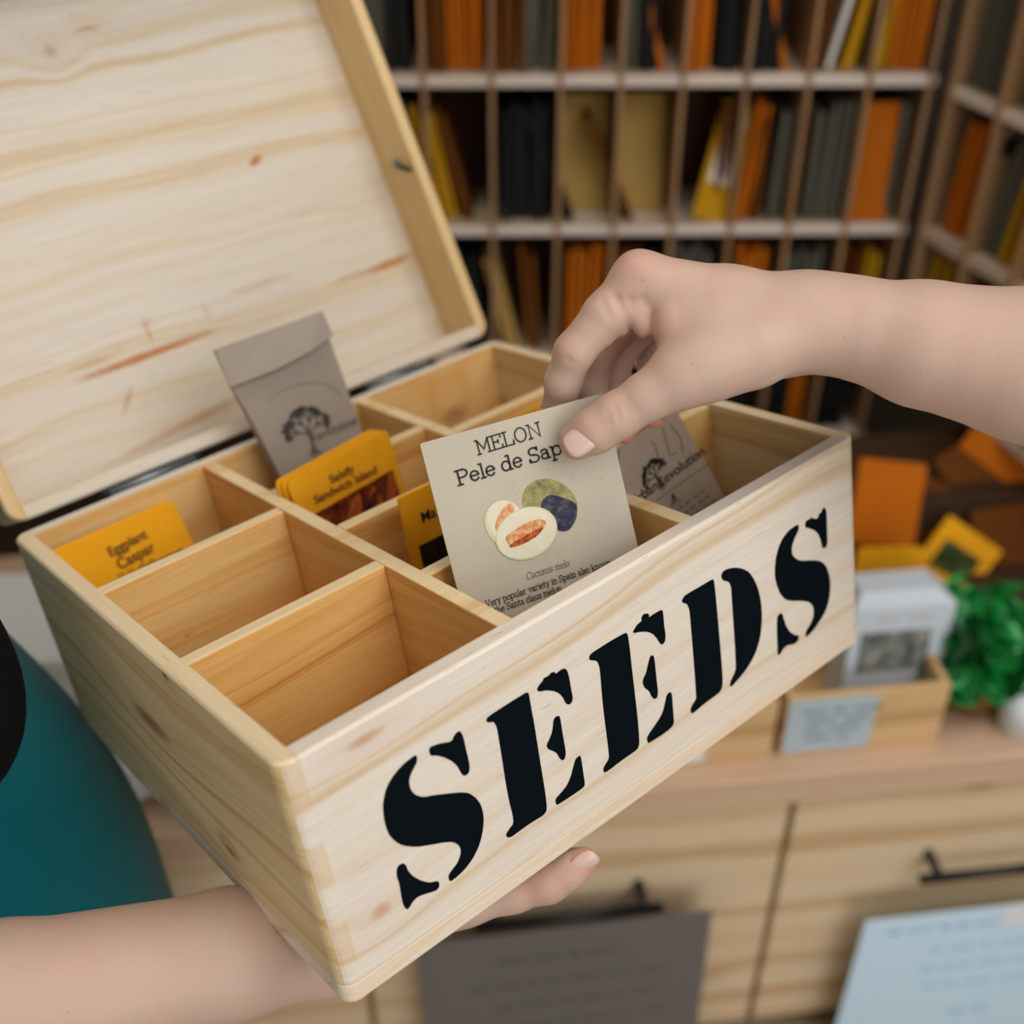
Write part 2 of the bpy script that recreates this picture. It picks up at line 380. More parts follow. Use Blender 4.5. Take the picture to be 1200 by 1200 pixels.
def box_wall():
    r = .009; out = []
    for cx, cy, a0 in ((W-r, r, -90), (W-r, D-r, 0), (r, D-r, 90), (r, r, 180)):
        for k in range(7): a = math.radians(a0+15*k); out.append((cx+r*math.cos(a), cy+r*math.sin(a)))
    n = len(out); ch = .0016
    def ins(p, d):
        c = (min(max(p[0], r), W-r), min(max(p[1], r), D-r)); v = np.array(p)-c; L = np.linalg.norm(v); return tuple(np.array(p)-v/L*d)
    def inner(p): return (min(max(p[0], T), W-T) if p[0] < r or p[0] > W-r or True else 0, min(max(p[1], T), D-T))
    zb = .0114
    V = [(*ins(p, .0007), zb) for p in out] + [(*p, zb+.0007) for p in out] + [(*p, H-ch) for p in out] + [(*ins(p, ch*.4), H-ch*.4) for p in out] + [(*ins(p, ch), H) for p in out]
    F = []
    for L in range(4):
        for k in range(n): F.append((L*n+k, L*n+(k+1)%n, (L+1)*n+(k+1)%n, (L+1)*n+k))
    I0 = len(V); ic = [(W-T, T), (W-T, D-T), (T, D-T), (T, T)]
    V += [(*p, H) for p in ic] + [(*p, zb) for p in ic]
    for s in range(4):   # rim: fan the rounded corner to its inner corner, then the straight run
        for k in range(6): F.append((4*n+s*7+k, 4*n+s*7+k+1, I0+s))
        F.append((4*n+s*7+6, 4*n+((s+1)%4)*7, I0+(s+1)%4, I0+s))
        F.append((I0+s, I0+(s+1)%4, I0+4+(s+1)%4, I0+4+s))
        for k in range(6): F.append((s*7+k+1, s*7+k, I0+4+s))
        F.append((((s+1)%4)*7, s*7+6, I0+4+s, I0+4+(s+1)%4))
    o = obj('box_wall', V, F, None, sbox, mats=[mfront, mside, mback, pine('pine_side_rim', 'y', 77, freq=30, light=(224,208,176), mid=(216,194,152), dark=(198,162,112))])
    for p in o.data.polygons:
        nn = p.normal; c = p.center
        if abs(nn.z) > .3: p.material_index = 3 if (c.x < T or c.x > W-T) else 0  # side wall tops get a paler pine, lit edges put into colour
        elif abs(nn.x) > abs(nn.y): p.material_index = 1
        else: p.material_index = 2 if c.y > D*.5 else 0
    return o
box_wall()
def bottom_board():
    r = .008; out = []
    for cx, cy, a0 in ((W-r, r, -90), (W-r, D-r, 0), (r, D-r, 90), (r, r, 180)):
        for k in range(7): a = math.radians(a0+15*k); out.append((cx+r*math.cos(a), cy+r*math.sin(a)))
    n = len(out); V = [(*p, 0) for p in out]+[(*p, .0112) for p in out]
    o = obj('bottom_panel', V, [tuple(range(n))[::-1], tuple(range(n, 2*n))]+[(k, (k+1)%n, (k+1)%n+n, k+n) for k in range(n)], pine('pine_bottom', 'x', 11, light=(222,208,192), mid=(216,194,164), dark=(196,158,116)), sbox)
    bevel(o, .0009)
bottom_board()
mdx = [pine('pine_divider_a', 'x', 13, light=(234,196,128), mid=(224,168,84), dark=(192,120,30), knots=[(.05,.095,.002,.0012,.003),(.1,.06,.003,.0015,.003)], freq=48, warm=.1), pine('pine_divider_b', 'x', 17, freq=66, warm=.35, light=(234,188,112), mid=(224,162,74), dark=(190,114,24)), pine('pine_divider_c', 'x', 23, light=(234,196,128), mid=(224,168,84), dark=(192,120,30), freq=40, warm=.1)]
mdy = [pine('pine_divider_d', 'y', 29, freq=46, warm=.35, light=(232,186,112), mid=(222,160,74), dark=(188,112,24)), pine('pine_divider_e', 'y', 31, light=(234,196,128), mid=(224,168,84), dark=(192,120,30), freq=40, warm=.2)]
L1, L2, t2 = .1355, .2640, .0048
mrim = pine('pine_lit_rim', 'x', 71, freq=30, light=(226,206,168), mid=(218,192,148), dark=(200,162,108))  # paler pine for divider tops: their brighter lighting put into the colour
def topped(o):
    o.data.materials.append(mrim); o.data.polygons[1].material_index = 1
for i, x in enumerate((L1, L2)):
    topped(box('divider', (x-t2, T-.004, .0112), (x+t2, D-T+.004, H-.0006), mdy[i], sbox, .0009))
for i, (xa, xb, y) in enumerate([(T-.004, L1-t2, .2310), (T-.004, L1-t2, .1165), (L1+t2, L2-t2, .2580), (L1+t2, L2-t2, .1740), (L1+t2, L2-t2, .0875), (L2+t2, W-T+.004, .2310), (L2+t2, W-T+.004, .1135)]):
    topped(box('divider', (xa, y-t2, .0112), (xb, y+t2, H-.0014+(.0009 if i % 2 else 0)), mdx[[0,1,2,2,0,2,0][i]], sbox, .0009))
LET = {'S1':[[(647,1130),(662,1123),(656,1090),(632,1067),(603,1039),(589,1003),(591,961),(608,920),(645,883),(709,854),(783,815),(858,773),(894,743),(926,692),(945,636),(947,574),(939,524),(916,461),(883,406),(835,360),(780,331),(728,318),(679,316),(678,360),(709,377),(745,396),(771,428),(780,461),(772,497),(743,535),(697,564),(631,596),(548,639),(481,694),(448,744),(425,802),(420,858),(424,928),(435,982),(460,1036),(487,1069),(532,1100),(586,1121)],[(731,1121),(754,1122),(797,1110),(843,1089),(863,1087),(875,1106),(906,1118),(920,1101),(927,1056),(926,995),(928,942),(927,890),(915,855),(886,855),(874,876),(860,932),(839,975),(807,1017),(765,1058),(729,1078)],[(416,579),(429,602),(454,603),(472,582),(475,541),(494,490),(532,432),(574,389),(607,376),(622,361),(618,330),(595,321),(542,342),(494,359),(462,352),(436,331),(420,327),(407,359),(408,426),(415,498),(411,545)]],'E1':[[(1335,1100),(1343,1083),(1342,1002),(1343,895),(1340,738),(1338,586),(1336,443),(1331,372),(1323,340),(1302,328),(1206,335),(1110,332),(1078,331),(1055,347),(1052,367),(1078,386),(1110,400),(1115,454),(1110,550),(1110,652),(1116,808),(1120,932),(1122,1008),(1110,1051),(1082,1062),(1068,1077),(1074,1092),(1099,1097),(1169,1099),(1259,1100)],[(1393,1079),(1411,1096),(1440,1109),(1447,1119),(1477,1116),(1500,1125),(1521,1116),(1525,1101),(1560,1108),(1586,1102),(1600,1081),(1605,1026),(1605,967),(1608,906),(1596,883),(1576,880),(1556,901),(1547,940),(1527,980),(1491,1017),(1444,1047),(1407,1059)],[(1464,851),(1484,861),(1506,851),(1508,815),(1507,746),(1508,674),(1508,613),(1495,579),(1476,579),(1461,606),(1451,643),(1429,672),(1402,699),(1394,729),(1416,751),(1444,784)],[(1599,540),(1600,482),(1599,409),(1598,334),(1568,327),(1501,328),(1434,330),(1392,333),(1390,375),(1433,389),(1481,410),(1516,451),(1545,506),(1564,536)]],'E2':[[(2015,1092),(2027,1076),(2029,991),(2026,872),(2025,750),(2023,605),(2020,469),(2012,366),(1998,336),(1961,332),(1866,332),(1782,326),(1741,328),(1733,352),(1748,374),(1787,398),(1790,471),(1792,575),(1794,698),(1799,818),(1807,934),(1809,992),(1797,1033),(1752,1061),(1749,1079),(1763,1094),(1824,1096),(1913,1097)],[(2063,1069),(2076,1079),(2086,1089),(2108,1099),(2134,1101),(2135,1123),(2151,1136),(2182,1126),(2192,1111),(2187,1096),(2226,1100),(2285,1097),(2292,1081),(2292,1041),(2290,992),(2293,930),(2285,894),(2259,882),(2241,907),(2228,942),(2204,982),(2167,1017),(2112,1046),(2073,1058)],[(2155,846),(2169,862),(2190,853),(2193,820),(2192,749),(2191,666),(2192,613),(2181,577),(2157,578),(2140,606),(2128,650),(2099,687),(2088,724),(2096,751),(2118,769),(2138,810)],[(2249,548),(2269,560),(2292,547),(2289,471),(2286,397),(2284,338),(2257,321),(2181,317),(2107,321),(2072,324),(2069,364),(2091,383),(2157,419),(2205,455),(2231,505)]],'D':[[(2693,1092),(2697,1060),(2700,975),(2700,871),(2701,737),(2701,620),(2700,493),(2697,404),(2689,358),(2671,338),(2628,332),(2543,331),(2458,320),(2428,319),(2417,349),(2435,374),(2473,397),(2476,450),(2480,556),(2483,680),(2486,803),(2488,915),(2489,989),(2475,1037),(2446,1057),(2437,1075),(2459,1095),(2504,1096),(2583,1093)],[(2758,1085),(2775,1100),(2816,1096),(2874,1076),(2930,1042),(2981,996),(3018,931),(3048,849),(3063,764),(3067,683),(3058,599),(3038,519),(3000,449),(2951,399),(2891,361),(2826,337),(2768,318),(2750,328),(2763,361),(2810,406),(2816,458),(2820,556),(2822,673),(2824,798),(2826,902),(2827,972),(2813,1012),(2769,1041),(2757,1063)]],'S2':[[(3417,1106),(3429,1097),(3427,1067),(3399,1041),(3371,1006),(3356,970),(3359,930),(3383,895),(3426,857),(3510,819),(3589,782),(3635,745),(3667,700),(3688,639),(3698,578),(3695,518),(3679,453),(3652,405),(3608,364),(3550,331),(3500,310),(3452,299),(3442,320),(3452,346),(3497,375),(3524,408),(3532,455),(3521,497),(3487,538),(3428,575),(3325,627),(3275,662),(3234,722),(3210,788),(3197,853),(3201,919),(3216,979),(3245,1036),(3287,1079),(3346,1104)],[(3487,1078),(3494,1094),(3520,1094),(3543,1091),(3547,1103),(3555,1087),(3591,1066),(3612,1070),(3609,1087),(3635,1088),(3650,1106),(3667,1112),(3686,1080),(3686,1012),(3685,935),(3686,865),(3671,835),(3640,840),(3630,867),(3623,909),(3599,964),(3561,1006),(3517,1038),(3488,1054)],[(3193,569),(3211,591),(3241,584),(3253,537),(3272,472),(3304,414),(3347,370),(3380,353),(3375,314),(3330,312),(3278,335),(3238,335),(3210,314),(3187,306),(3178,332),(3183,391),(3186,481)]]}
for k in ('S1', 'E1', 'E2', 'D', 'S2'):
    poly('stencil_letter', [[(a/1e4, b/1e4) for a, b in P] for P in LET[k]], M['paint'], sbox, y=-.00022)
# lid, leaning back on its hinges
PH = 1.2169
LM = Matrix(((1,0,0,.0042), (0, math.cos(PH), -math.sin(PH), D+.0092), (0, math.sin(PH), math.cos(PH), H+.0026), (0,0,0,1)))
lid = empty('lid', LM, sbox)      # lid frame: x along hinge, y up the lid, z towards the viewer (rim at 0)
mlid = pine('pine_lid', 'x', 41, face='lid', knots=[(.168,.300,.010,.010,.03),(.2,.31,.02,.004,.01),(.155,.10,.004,.003,.006)],
    resin=[(.146,.0773,.062,.0034,.015,1.0),(.152,.094,.0022,.012,-.4,.5),(.2,.094,.0016,.008,-.2,.4),(.286,.190,.007,.0036,.35,1.0),(.366,.0825,.026,.0042,.05,.9),(.333,.083,.03,.0028,0,.45),(.118,.052,.008,.004,1,.5),(.25,.10,.03,.003,0,.3),(.105,.085,.02,.003,0,.35),(.15,.02,.07,.004,.1,.45)],
    freq=34, light=(202,197,189), mid=(197,182,158), dark=(180,148,106), kcol=((150,106,70),(200,164,124)))
mlr = pine('pine_lid_rim', 'x', 43, freq=40, light=(212,206,196), mid=(206,192,170)); mlry = pine('pine_lid_side', 'y', 47, freq=40, warm=.5, light=(216,190,140), mid=(206,170,112))
DP = .0506
def lid_body():
    r = .011; out = []
    for cx, cy, a0 in ((W-r, r, -90), (W-r, D-r, 0), (r, D-r, 90), (r, r, 180)):
        for k in range(7): a = math.radians(a0+15*k); out.append((cx+r*math.cos(a), cy+r*math.sin(a)))
    n = len(out); ch = .0016
    def ins(p, d):
        c = (min(max(p[0], r), W-r), min(max(p[1], r), D-r)); v = np.array(p)-c; return tuple(np.array(p)-v/np.linalg.norm(v)*d)
    zb = -DP-.009
    V = [(*ins(p, ch), zb) for p in out] + [(*p, zb+ch) for p in out] + [(*p, -ch) for p in out] + [(*ins(p, ch), 0) for p in out]
    F = [tuple(range(n))[::-1]]
    for L in range(3):
        for k in range(n): F.append((L*n+k, L*n+(k+1)%n, (L+1)*n+(k+1)%n, (L+1)*n+k))
    I0 = len(V); ic = [(W-T, T), (W-T, D-T), (T, D-T), (T, T)]; V += [(*p, 0) for p in ic] + [(*p, -DP) for p in ic]
    for s in range(4):
        for k in range(6): F.append((3*n+s*7+k, 3*n+s*7+k+1, I0+s))
        F.append((3*n+s*7+6, 3*n+((s+1)%4)*7, I0+(s+1)%4, I0+s))
        F.append((I0+s, I0+(s+1)%4, I0+4+(s+1)%4, I0+4+s))
    o = obj('lid_frame', V, F, None, lid, mats=[mlr, mlry])
    for p in o.data.polygons:
        if abs(p.normal.x) > .7 or (abs(p.normal.z) > .7 and (p.center.x < T or p.center.x > W-T)): p.material_index = 1
    box('lid_panel', (T-.0005, T-.0005, -DP-.004), (W-T+.0005, D-T+.0005, -DP+.0002), mlid, lid, 0)
lid_body()
c = tube('lid_catch', [(W-T-.004, .150, -.016), (W-T-.0065, .150, -.012), (W-T-.007, .146, -.006), (W-T-.005, .142, .0)], .0019, M['black'], lid)
c = tube('catch_screw', [(W-T-.0001, .153, -.022), (W-T-.003, .153, -.022)], .0038, M['steel'], lid)
tube('lid_catch', [(T+.0, .147, -.004), (T+.005, .147, -.004), (T+.006, .143, 0)], .0019, M['black'], lid)
for x0, x1 in ((.069, .133), (.279, .337)):   # hinges in the gap behind the back rim
    h = empty('hinge', Matrix.Translation((0, D+.0005, H-.0035)), sbox); h['label'] = 'grey metal hinge leaf'
    box('hinge_leaf', (x0, 0, -.012), (x1, .0085, .003), M['steel'], h, .0006)
    tube('hinge_pin', [(x0, .0045, .0040), (x1, .0045, .0040)], .0021, M['steel'], h)
    for q in (x0-.002, x1+.002): tube('hinge_end', [(q-.002, .0045, .0040), (q+.002, .0045, .0040)], .0022, M['black'], h)
# ------------------------------------------------------------------ packets and bags
def frame(yaw, lean, roll, p, basis=BM):
    """frame in the box: x along the width, z up the sheet, y into the sheet; p = (x,y,z) of the base"""
    cy, sy = math.cos(yaw), math.sin(yaw); xd = Vector((cy, sy, 0)); back = Vector((-sy, cy, 0))
    up = Vector((0,0,1))*math.cos(lean)+back*math.sin(lean)
    x = xd*math.cos(roll)+up*math.sin(roll); z = up*math.cos(roll)-xd*math.sin(roll); y = z.cross(x)
    m = Matrix(((x.x,y.x,z.x,p[0]),(x.y,y.y,z.y,p[1]),(x.z,y.z,z.z,p[2]),(0,0,0,1)))
    return basis @ m
def top_frame(yaw, lean, roll, top, h):
    m = frame(yaw, lean, roll, top); return m @ Matrix.Translation((0, 0, -h))
def pt(Mx, u, v):
    """where the photo's pixel falls on the sheet Mx, in the sheet's own metres"""
    I = Mx.inverted(); o = I @ Vector(CAM_POS); d = (I.to_3x3() @ Vector(at(u, v, 1.0)-CAM_POS)); t = -o.y/d.y; p = o+d*t
    return p.x, p.z
def packet_body(name, w_, h, th, m, parent, r=.003, skew=None):
    V = []; n = 0
    base = []
    for cx, cz, a0 in ((w_/2-r, r, -90), (w_/2-r, h-r, 0), (-w_/2+r, h-r, 90), (-w_/2+r, r, 180)):
        for k in range(5): a = math.radians(a0+22.5*k); base.append((cx+r*math.cos(a), cz+r*math.sin(a)))
    n = len(base); V = [(x, 0, z) for x, z in base]+[(x, th, z) for x, z in base]
    F = [tuple(range(n)), tuple(range(n, 2*n))[::-1]]+[(k, k+n, (k+1)%n+n, (k+1)%n) for k in range(n)]
    return obj(name, V, F, m, parent)
def stroke(name, lines, wt, m, parent, y=-.0004):
    vs = []; fs = []
    for P in lines:
        P = [np.array(p, float) for p in P]; k0 = len(vs); ww = wt
        for i, b in enumerate(P):
            a = P[max(i-1, 0)]; c_ = P[min(i+1, len(P)-1)]; t = (c_-a)/(np.linalg.norm(c_-a)+1e-12); n_ = np.array([-t[1], t[0]])*ww/2
            vs.append((b[0]+n_[0], y, b[1]+n_[1])); vs.append((b[0]-n_[0], y, b[1]-n_[1]))
        for i in range(len(P)-1): fs.append((k0+2*i, k0+2*i+1, k0+2*i+3, k0+2*i+2))
    return obj(name, vs, fs, m, parent)
def tree_logo(x, z, s, m, parent, seed=3, rot=0):
    rnd = random.Random(seed); L = []; leaves = []
    ca, sa = math.cos(rot), math.sin(rot)
    R_ = lambda p: (x+(p[0]*ca-p[1]*sa)*s, z+(p[0]*sa+p[1]*ca)*s)
    def grow(p, a, l, d):
        q = (p[0]+math.cos(a)*l, p[1]+math.sin(a)*l); mid = ((p[0]+q[0])/2+rnd.uniform(-.03,.03), (p[1]+q[1])/2)
        L.append([R_(p), R_(mid), R_(q)])
        if d == 0:
            for _ in range(2):
                c_ = (q[0]+rnd.uniform(-.05,.05), q[1]+rnd.uniform(-.05,.05)); rr = rnd.uniform(.025,.045)
                leaves.append([R_((c_[0]+rr*math.cos(t)*1.4, c_[1]+rr*math.sin(t))) for t in np.linspace(0, 2*PI, 6)[:-1]])
            return
        for da in (-.55, .05, .6): grow(q, a+da+rnd.uniform(-.15,.15), l*rnd.uniform(.6,.8), d-1)
    L.append([R_((-.03,0)), R_((0,.15)), R_((0,.34))]); L.append([R_((.04,0)), R_((.02,.2)), R_((0,.34))])
    for a in (.45, 1.2, 1.9, 2.7): grow((0,.3), a, .24, 2)
    for a in (-1.0, -1.4, -1.9, -2.4): L.append([R_((0,0)), R_((math.cos(a)*.12, math.sin(a)*.12)), R_((math.cos(a+.2)*.22, math.sin(a+.2)*.22))])
    o = stroke('tree_print', L, .028*s, m, parent, -.0005)
    V = []; F = []
    for P in leaves:
        F.append(tuple(range(len(V), len(V)+len(P)))); V += [(a, -.00055, b) for a, b in P]
    obj('leaf_print', V, F, m, o)
    return o
def ell(cx, cz, a, b, rot=0, n=26, f=1): return [(cx+a*math.cos(t)*math.cos(rot)-b*math.sin(t)*math.sin(rot), cz+a*math.cos(t)*math.sin(rot)+b*math.sin(t)*math.cos(rot)) for t in np.linspace(0, 2*PI*f, n+1)[:-1]]

# melon packet held by the hand
hC, wC = .128, .104
xd = Vector((.9331, .3489, .0876)).normalized(); yn = Vector((-.2738, .8468, -.4561)); yn = (yn-xd*yn.dot(xd)).normalized(); zu = xd.cross(yn)
TL = Vector((-.0478, .5224, 1.2142)); o3 = TL+xd*wC/2-zu*hC
CM = Matrix(((xd.x,yn.x,zu.x,o3.x),(xd.y,yn.y,zu.y,o3.y),(xd.z,yn.z,zu.z,o3.z),(0,0,0,1)))
mel = empty('seed_packet', CM); tag(mel, 'grey-brown kraft packet printed MELON, lifted out of the box by the fingers', 'seed packet')
packet_body('paper_sleeve', wC, hC, .0014, M['kraft'], mel, .0012)
cc = lambda x, y: (x-.052, hC-y)
slab('printed_title', 'MELON', *cc(.0284, .0138), .0075, .10, M['ink'], mel, 1, xs=1.03)
slab('printed_title', 'Pele de Sapo', *cc(.0141, .0267), .0077, .12, M['ink'], mel, 1.2, xs=1.13)
slab('printed_text', 'Cucumis melo', *cc(.038, .0866), .0037, .075, M['grey_ink'], mel, 1, slant=.2, xs=.83)
slab('printed_text', 'Very popular variety in Spain also known', *cc(.0129, .0944), .0035, .12, M['ink'], mel, 1.4, xs=.865)
slab('printed_text', 'the Santa claus melon', *cc(.0168, .0993), .0035, .12, M['ink'], mel, 1.4, xs=.865)
mw = blotch('melon_rind_print', [(.3,(84,84,70)),(.45,(128,124,84)),(.6,(158,152,98)),(.8,(184,176,110))], 130)
md = blotch('melon_dark_print', [(.3,(30,28,52)),(.5,(52,54,72)),(.62,(90,88,76)),(.8,(124,116,78))], 210)
ml = blotch('melon_pale_print', [(.3,(208,200,172)),(.6,(218,210,186)),(.8,(204,204,168))], 60)
mg = blotch('melon_green_print', [(.3,(204,200,164)),(.6,(196,196,150)),(.8,(212,206,178))], 60)
ms = blotch('melon_seed_print', [(.35,(196,112,62)),(.5,(208,148,98)),(.7,(224,196,156))], 420)
pic = poly('melon_picture', [ell(*cc(.0607,.0502), .0165, .0128, -.75)], mw, mel, -.0003, .0003)
poly('melon_shade', [[cc(.0545,.0535), cc(.0560,.0475), cc(.062,.0445), cc(.0755,.0535), cc(.0735,.062), cc(.0675,.0675), cc(.0615,.066)]], md, pic, -.0004, .0001, 2)
poly('melon_half', [ell(*cc(.0335,.0535), .0105, .0128, .3)], mg, pic, -.00042, .0001)
poly('melon_flesh', [ell(*cc(.0345,.052), .0098, .0118, .3)], ml, pic, -.00047, .0001)
poly('melon_seeds', [ell(*cc(.0343,.0502), .0085, .0036, .8)], ms, pic, -.00052, .0001)
poly('melon_half', [ell(*cc(.0440,.0618), .0178, .0140, .1)], mg, pic, -.00058, .0001)
poly('melon_flesh', [ell(*cc(.0440,.0618), .0170, .0133, .1)], ml, pic, -.00063, .0001)
poly('melon_seeds', [[cc(.0315,.0605), cc(.037,.0585), cc(.045,.0562), cc(.053,.0560), cc(.0565,.0590), cc(.053,.0625), cc(.046,.0660), cc(.038,.0675), cc(.033,.0655)]], ms, pic, -.00068, .0001)
poly('melon_core', [[cc(.0325,.0655), cc(.040,.0635), cc(.050,.0612), cc(.0545,.0612), cc(.050,.0648), cc(.042,.0668), cc(.034,.0672)]], blotch('melon_core_print', [(.35,(120,40,16)),(.55,(176,82,40)),(.75,(220,150,100))], 520), pic, -.00072, .0001)

# yellow packets
mcarrot = blotch('root_photo', [(.32,(22,10,10)),(.45,(84,30,12)),(.6,(136,60,22)),(.75,(196,110,44))], 60)
mdarkp = blotch('dark_photo', [(.3,(14,13,14)),(.6,(30,28,26)),(.8,(70,66,40))], 90)
def yellow(mx, w_, h, label, group=None, th=.0022, r_=.0012):
    e = empty('seed_packet', mx); tag(e, label, 'seed packet', group)
    packet_body('paper_sleeve', w_, h, th, M['yellow'], e, r_); return e
m = top_frame(.234, .42, -.085, (.0585, .3275, .1345), .132)
eg = yellow(m, .0896, .132, 'yellow packet printed Eggplant Caspar, leaning back in the left rear compartment')
x, z = pt(m, 129, 653); x2, z2 = pt(m, 176, 628); a = math.degrees(math.atan2(z2-z, x2-x))
sans('printed_name', 'Eggplant', x, z, (x2-x)/3.55, M['orange_ink'], eg, a, bold=.00025)
x, z = pt(m, 140, 668); x2, z2 = pt(m, 177, 645)
sans('printed_name', 'Caspar', x, z, .0102, M['orange_ink'], eg, a, bold=.00025)
stroke('printed_line', [[pt(m, 137+k*5.6, 675-k*2.55+(.5 if j % 2 else -.5)) for j, k in enumerate(np.arange(q, q+1.6, .2))] for q in (0, 2, 4.4, 6.4)], .0007, M['orange_ink'], eg)
box('photo_print', (-.035, -.0004, .012), (.036, 0, pt(m, 190, 652)[1]-.001), mdarkp, eg, 0)
m0 = top_frame(.234, .42, -.085, (.0560, .3305, .1362), .132)
yellow(m0, .0896, .132, 'plain back packet of the eggplant pair, only its left corner and top edge showing')
for i, (dx, dy, dz) in enumerate([(-.0045, .0070, .001), (-.0022, .0037, .0004), (0, 0, 0)]):
    m = top_frame(.07, .04, .055, (.1838+dx, .2412+dy, .1575+dz), .146)
    e = yellow(m, .082, .146, ['rearmost of the three yellow packets stacked behind the root photo packet', 'middle yellow packet of the stack of three, only its edge showing', 'yellow packet printed Salsify Sandwich Island with a photo of dark roots'][i], r_=.004)
x, z = pt(m, 387, 567); x2, z2 = pt(m, 417, 552); a = math.degrees(math.atan2(z2-z, x2-x))
sans('printed_name', 'Salsify', x, z, (x2-x)/2.55, M['orange_ink'], e, a, bold=.00022)
x, z = pt(m, 369, 591); x2, z2 = pt(m, 446, 555)
sans('printed_name', 'Sandwich Island', x, z, (x2-x)/6.6, M['orange_ink'], e, a, bold=.00022)
zt = pt(m, 420, 573)[1]
ph = box('photo_print', (-.036, -.0004, .03), (.036, 0, zt), mcarrot, e, 0)
for k, (u, v, rr, ang, mt) in enumerate([(408, 597, .006, 1.0, 0), (440, 585, .0055, 1.5, 0), (455, 572, .004, 1.3, 0), (425, 590, .004, .8, 1)]):
    X, Zz = pt(m, u, v); poly('root_picture', [ell(X, Zz-.012, rr, .022, ang-1.5)], [blotch('root_print%d'%k, [(.3,(120,50,16)),(.7,(186,96,40))], 200), mdarkp][mt], ph, -.0006, .0001)
m = top_frame(0, 0, 0, (.1693+.0415, .150, .1587), .148)
e = yellow(m, .083, .148, 'yellow packet with black photo panel, half hidden behind the melon packet')
x, z = pt(m, 494, 613); sans('printed_name', 'Ma', x, z, .0102, M['ink'], e, 0, bold=.00015, xs=.9)
X, Zz = pt(m, 491, 640); box('photo_print', (X, -.0004, .03), (.036, 0, Zz), mdarkp, e, 0)
m = top_frame(.0, .0, 0, (.318, .216, .1425), .132)
yellow(m, .083, .132, 'yellow packet seen as a sliver behind the melon packet, in the right middle compartment')

# paper bags
def bag_body(name, P, th, m, parent):
    """P: front outline rows (xl, xr, z), bottom to top; th: thickness per row; pillowed"""
    V = []; F = []; n = 9
    for (xl, xr, z), t in zip(P, th):
        for k in range(n): s = k/(n-1); V.append((xl+(xr-xl)*s, 0 if 0 < k < n-1 else .0006, z))
        for k in range(n): s = 1-k/(n-1); V.append((xl+(xr-xl)*s, t*(1 if 0 < k < n-1 else .75), z))
    R = 2*n
    for i in range(len(P)-1):
        for k in range(R): F.append((i*R+k, i*R+(k+1)%R, (i+1)*R+(k+1)%R, (i+1)*R+k))
    F.append(tuple(range(R))[::-1]); F.append(tuple(range((len(P)-1)*R, len(P)*R)))
    return obj(name, V, F, m, parent)
m = top_frame(0, .175, 0, (.200, .330, .224), .219)
gb = empty('paper_bag', m); tag(gb, 'small grey paper bag with folded top, standing in the rear middle compartment', 'paper bag')
bag_body('bag_body', [(-.022,.038,0), (-.024,.040,.05), (-.027,.043,.12), (-.034,.0425,.165), (-.040,.0415,.192), (-.042,.041,.214)], [.020,.020,.017,.010,.005,.002], M['bag'], gb)
fl = obj('folded_flap', [(-.0425,-.0042,.1925),(-.01,-.0075,.1930),(.02,-.0085,.1965),(.0425,-.0040,.2005),(.0418,-.0005,.2185),(.0,-.0005,.2185),(-.0428,-.0005,.2185),(-.0425,-.0034,.1925),(-.01,-.0066,.1930),(.02,-.0076,.1965),(.0425,-.0032,.2005),(.0418,.0030,.2182),(.0,.0030,.2182),(-.0428,.0030,.2182)],
    [(0,1,5,6),(1,2,5),(2,3,4,5),(7,13,12,8),(8,12,9),(9,12,11,10),(0,7,8,1),(1,8,9,2),(2,9,10,3),(3,10,11,4),(4,11,12,5),(5,12,13,6),(6,13,7,0)], M['bag'], gb)
faint = flat('faint_ink', (128, 116, 104), .9)
X, Zz = pt(m, 367, 524); Xe, Ze = pt(m, 367, 488); tree_logo(X, Zz, .034, M['grey_ink'], gb, 4)
A_ = [pt(m, 312+65*math.cos(t)+45, 490-40*math.sin(t)) for t in np.linspace(2.7, .5, 12)]
stroke('printed_arc', [[pt(m, *q) for q in [(315,472),(322,463),(335,455),(350,450),(367,448),(382,450),(393,456),(400,464)]]], .0006, faint, gb)
x, z = pt(m, 362, 520); x2, z2 = pt(m, 417, 497); sans('printed_name', 'Revolution', x+.002, z, (x2-x)/4.4, M['grey_ink'], gb, math.degrees(math.atan2(z2-z, x2-x)))
m = frame(.0, math.radians(9), .15, (.3245, .0685, .0125))
# put the sheet where its right edge lies
ub = empty('paper_bag', m); tag(ub, 'flat kraft paper bag printed with a tree, slumped in the right front compartment', 'paper bag')
(xa, za), (xb, zb_) = pt(m, 792, 478), pt(m, 848, 578); sl = (xb-xa)/(zb_-za)
bag_body('bag_body', [(xb-.080, xb-.006, 0), (xb-.086, xb, zb_*.6), (xb-.088, xb, zb_), ((xa+xb)/2-.086, (xa+xb)/2, (za+zb_)/2), (xa-.080, xa, za)], [.014,.014,.010,.006,.002], M['bag2'], ub)
X, Zz = pt(m, 781, 580); X1, Z1 = pt(m, 774, 567); tree_logo(X1, Z1, .021, M['ink'], ub, 12, .25)
x, z = pt(m, 753, 586); x2, z2 = pt(m, 826, 532); a = math.degrees(math.atan2(z2-z, x2-x)); L_ = math.hypot(x2-x, z2-z)
s_ = L_/5.75
sans('printed_name', 'UrbanRevolution', x-s_*1.05*math.cos(math.radians(a)), z-s_*1.05*math.sin(math.radians(a)), s_*.98, M['ink'], ub, a, bold=.0001)
stroke('printed_skyline', [[pt(m, *q) for q in P] for P in [[(727,560),(724,540),(726,520),(735,507),(752,500)], [(763,516),(768,524),(772,540),(776,552)], [(776,500),(781,520),(785,534),(793,530)], [(785,498),(797,512),(800,530)], [(768,587),(830,543)]]], .0005, M['grey_ink'], ub)
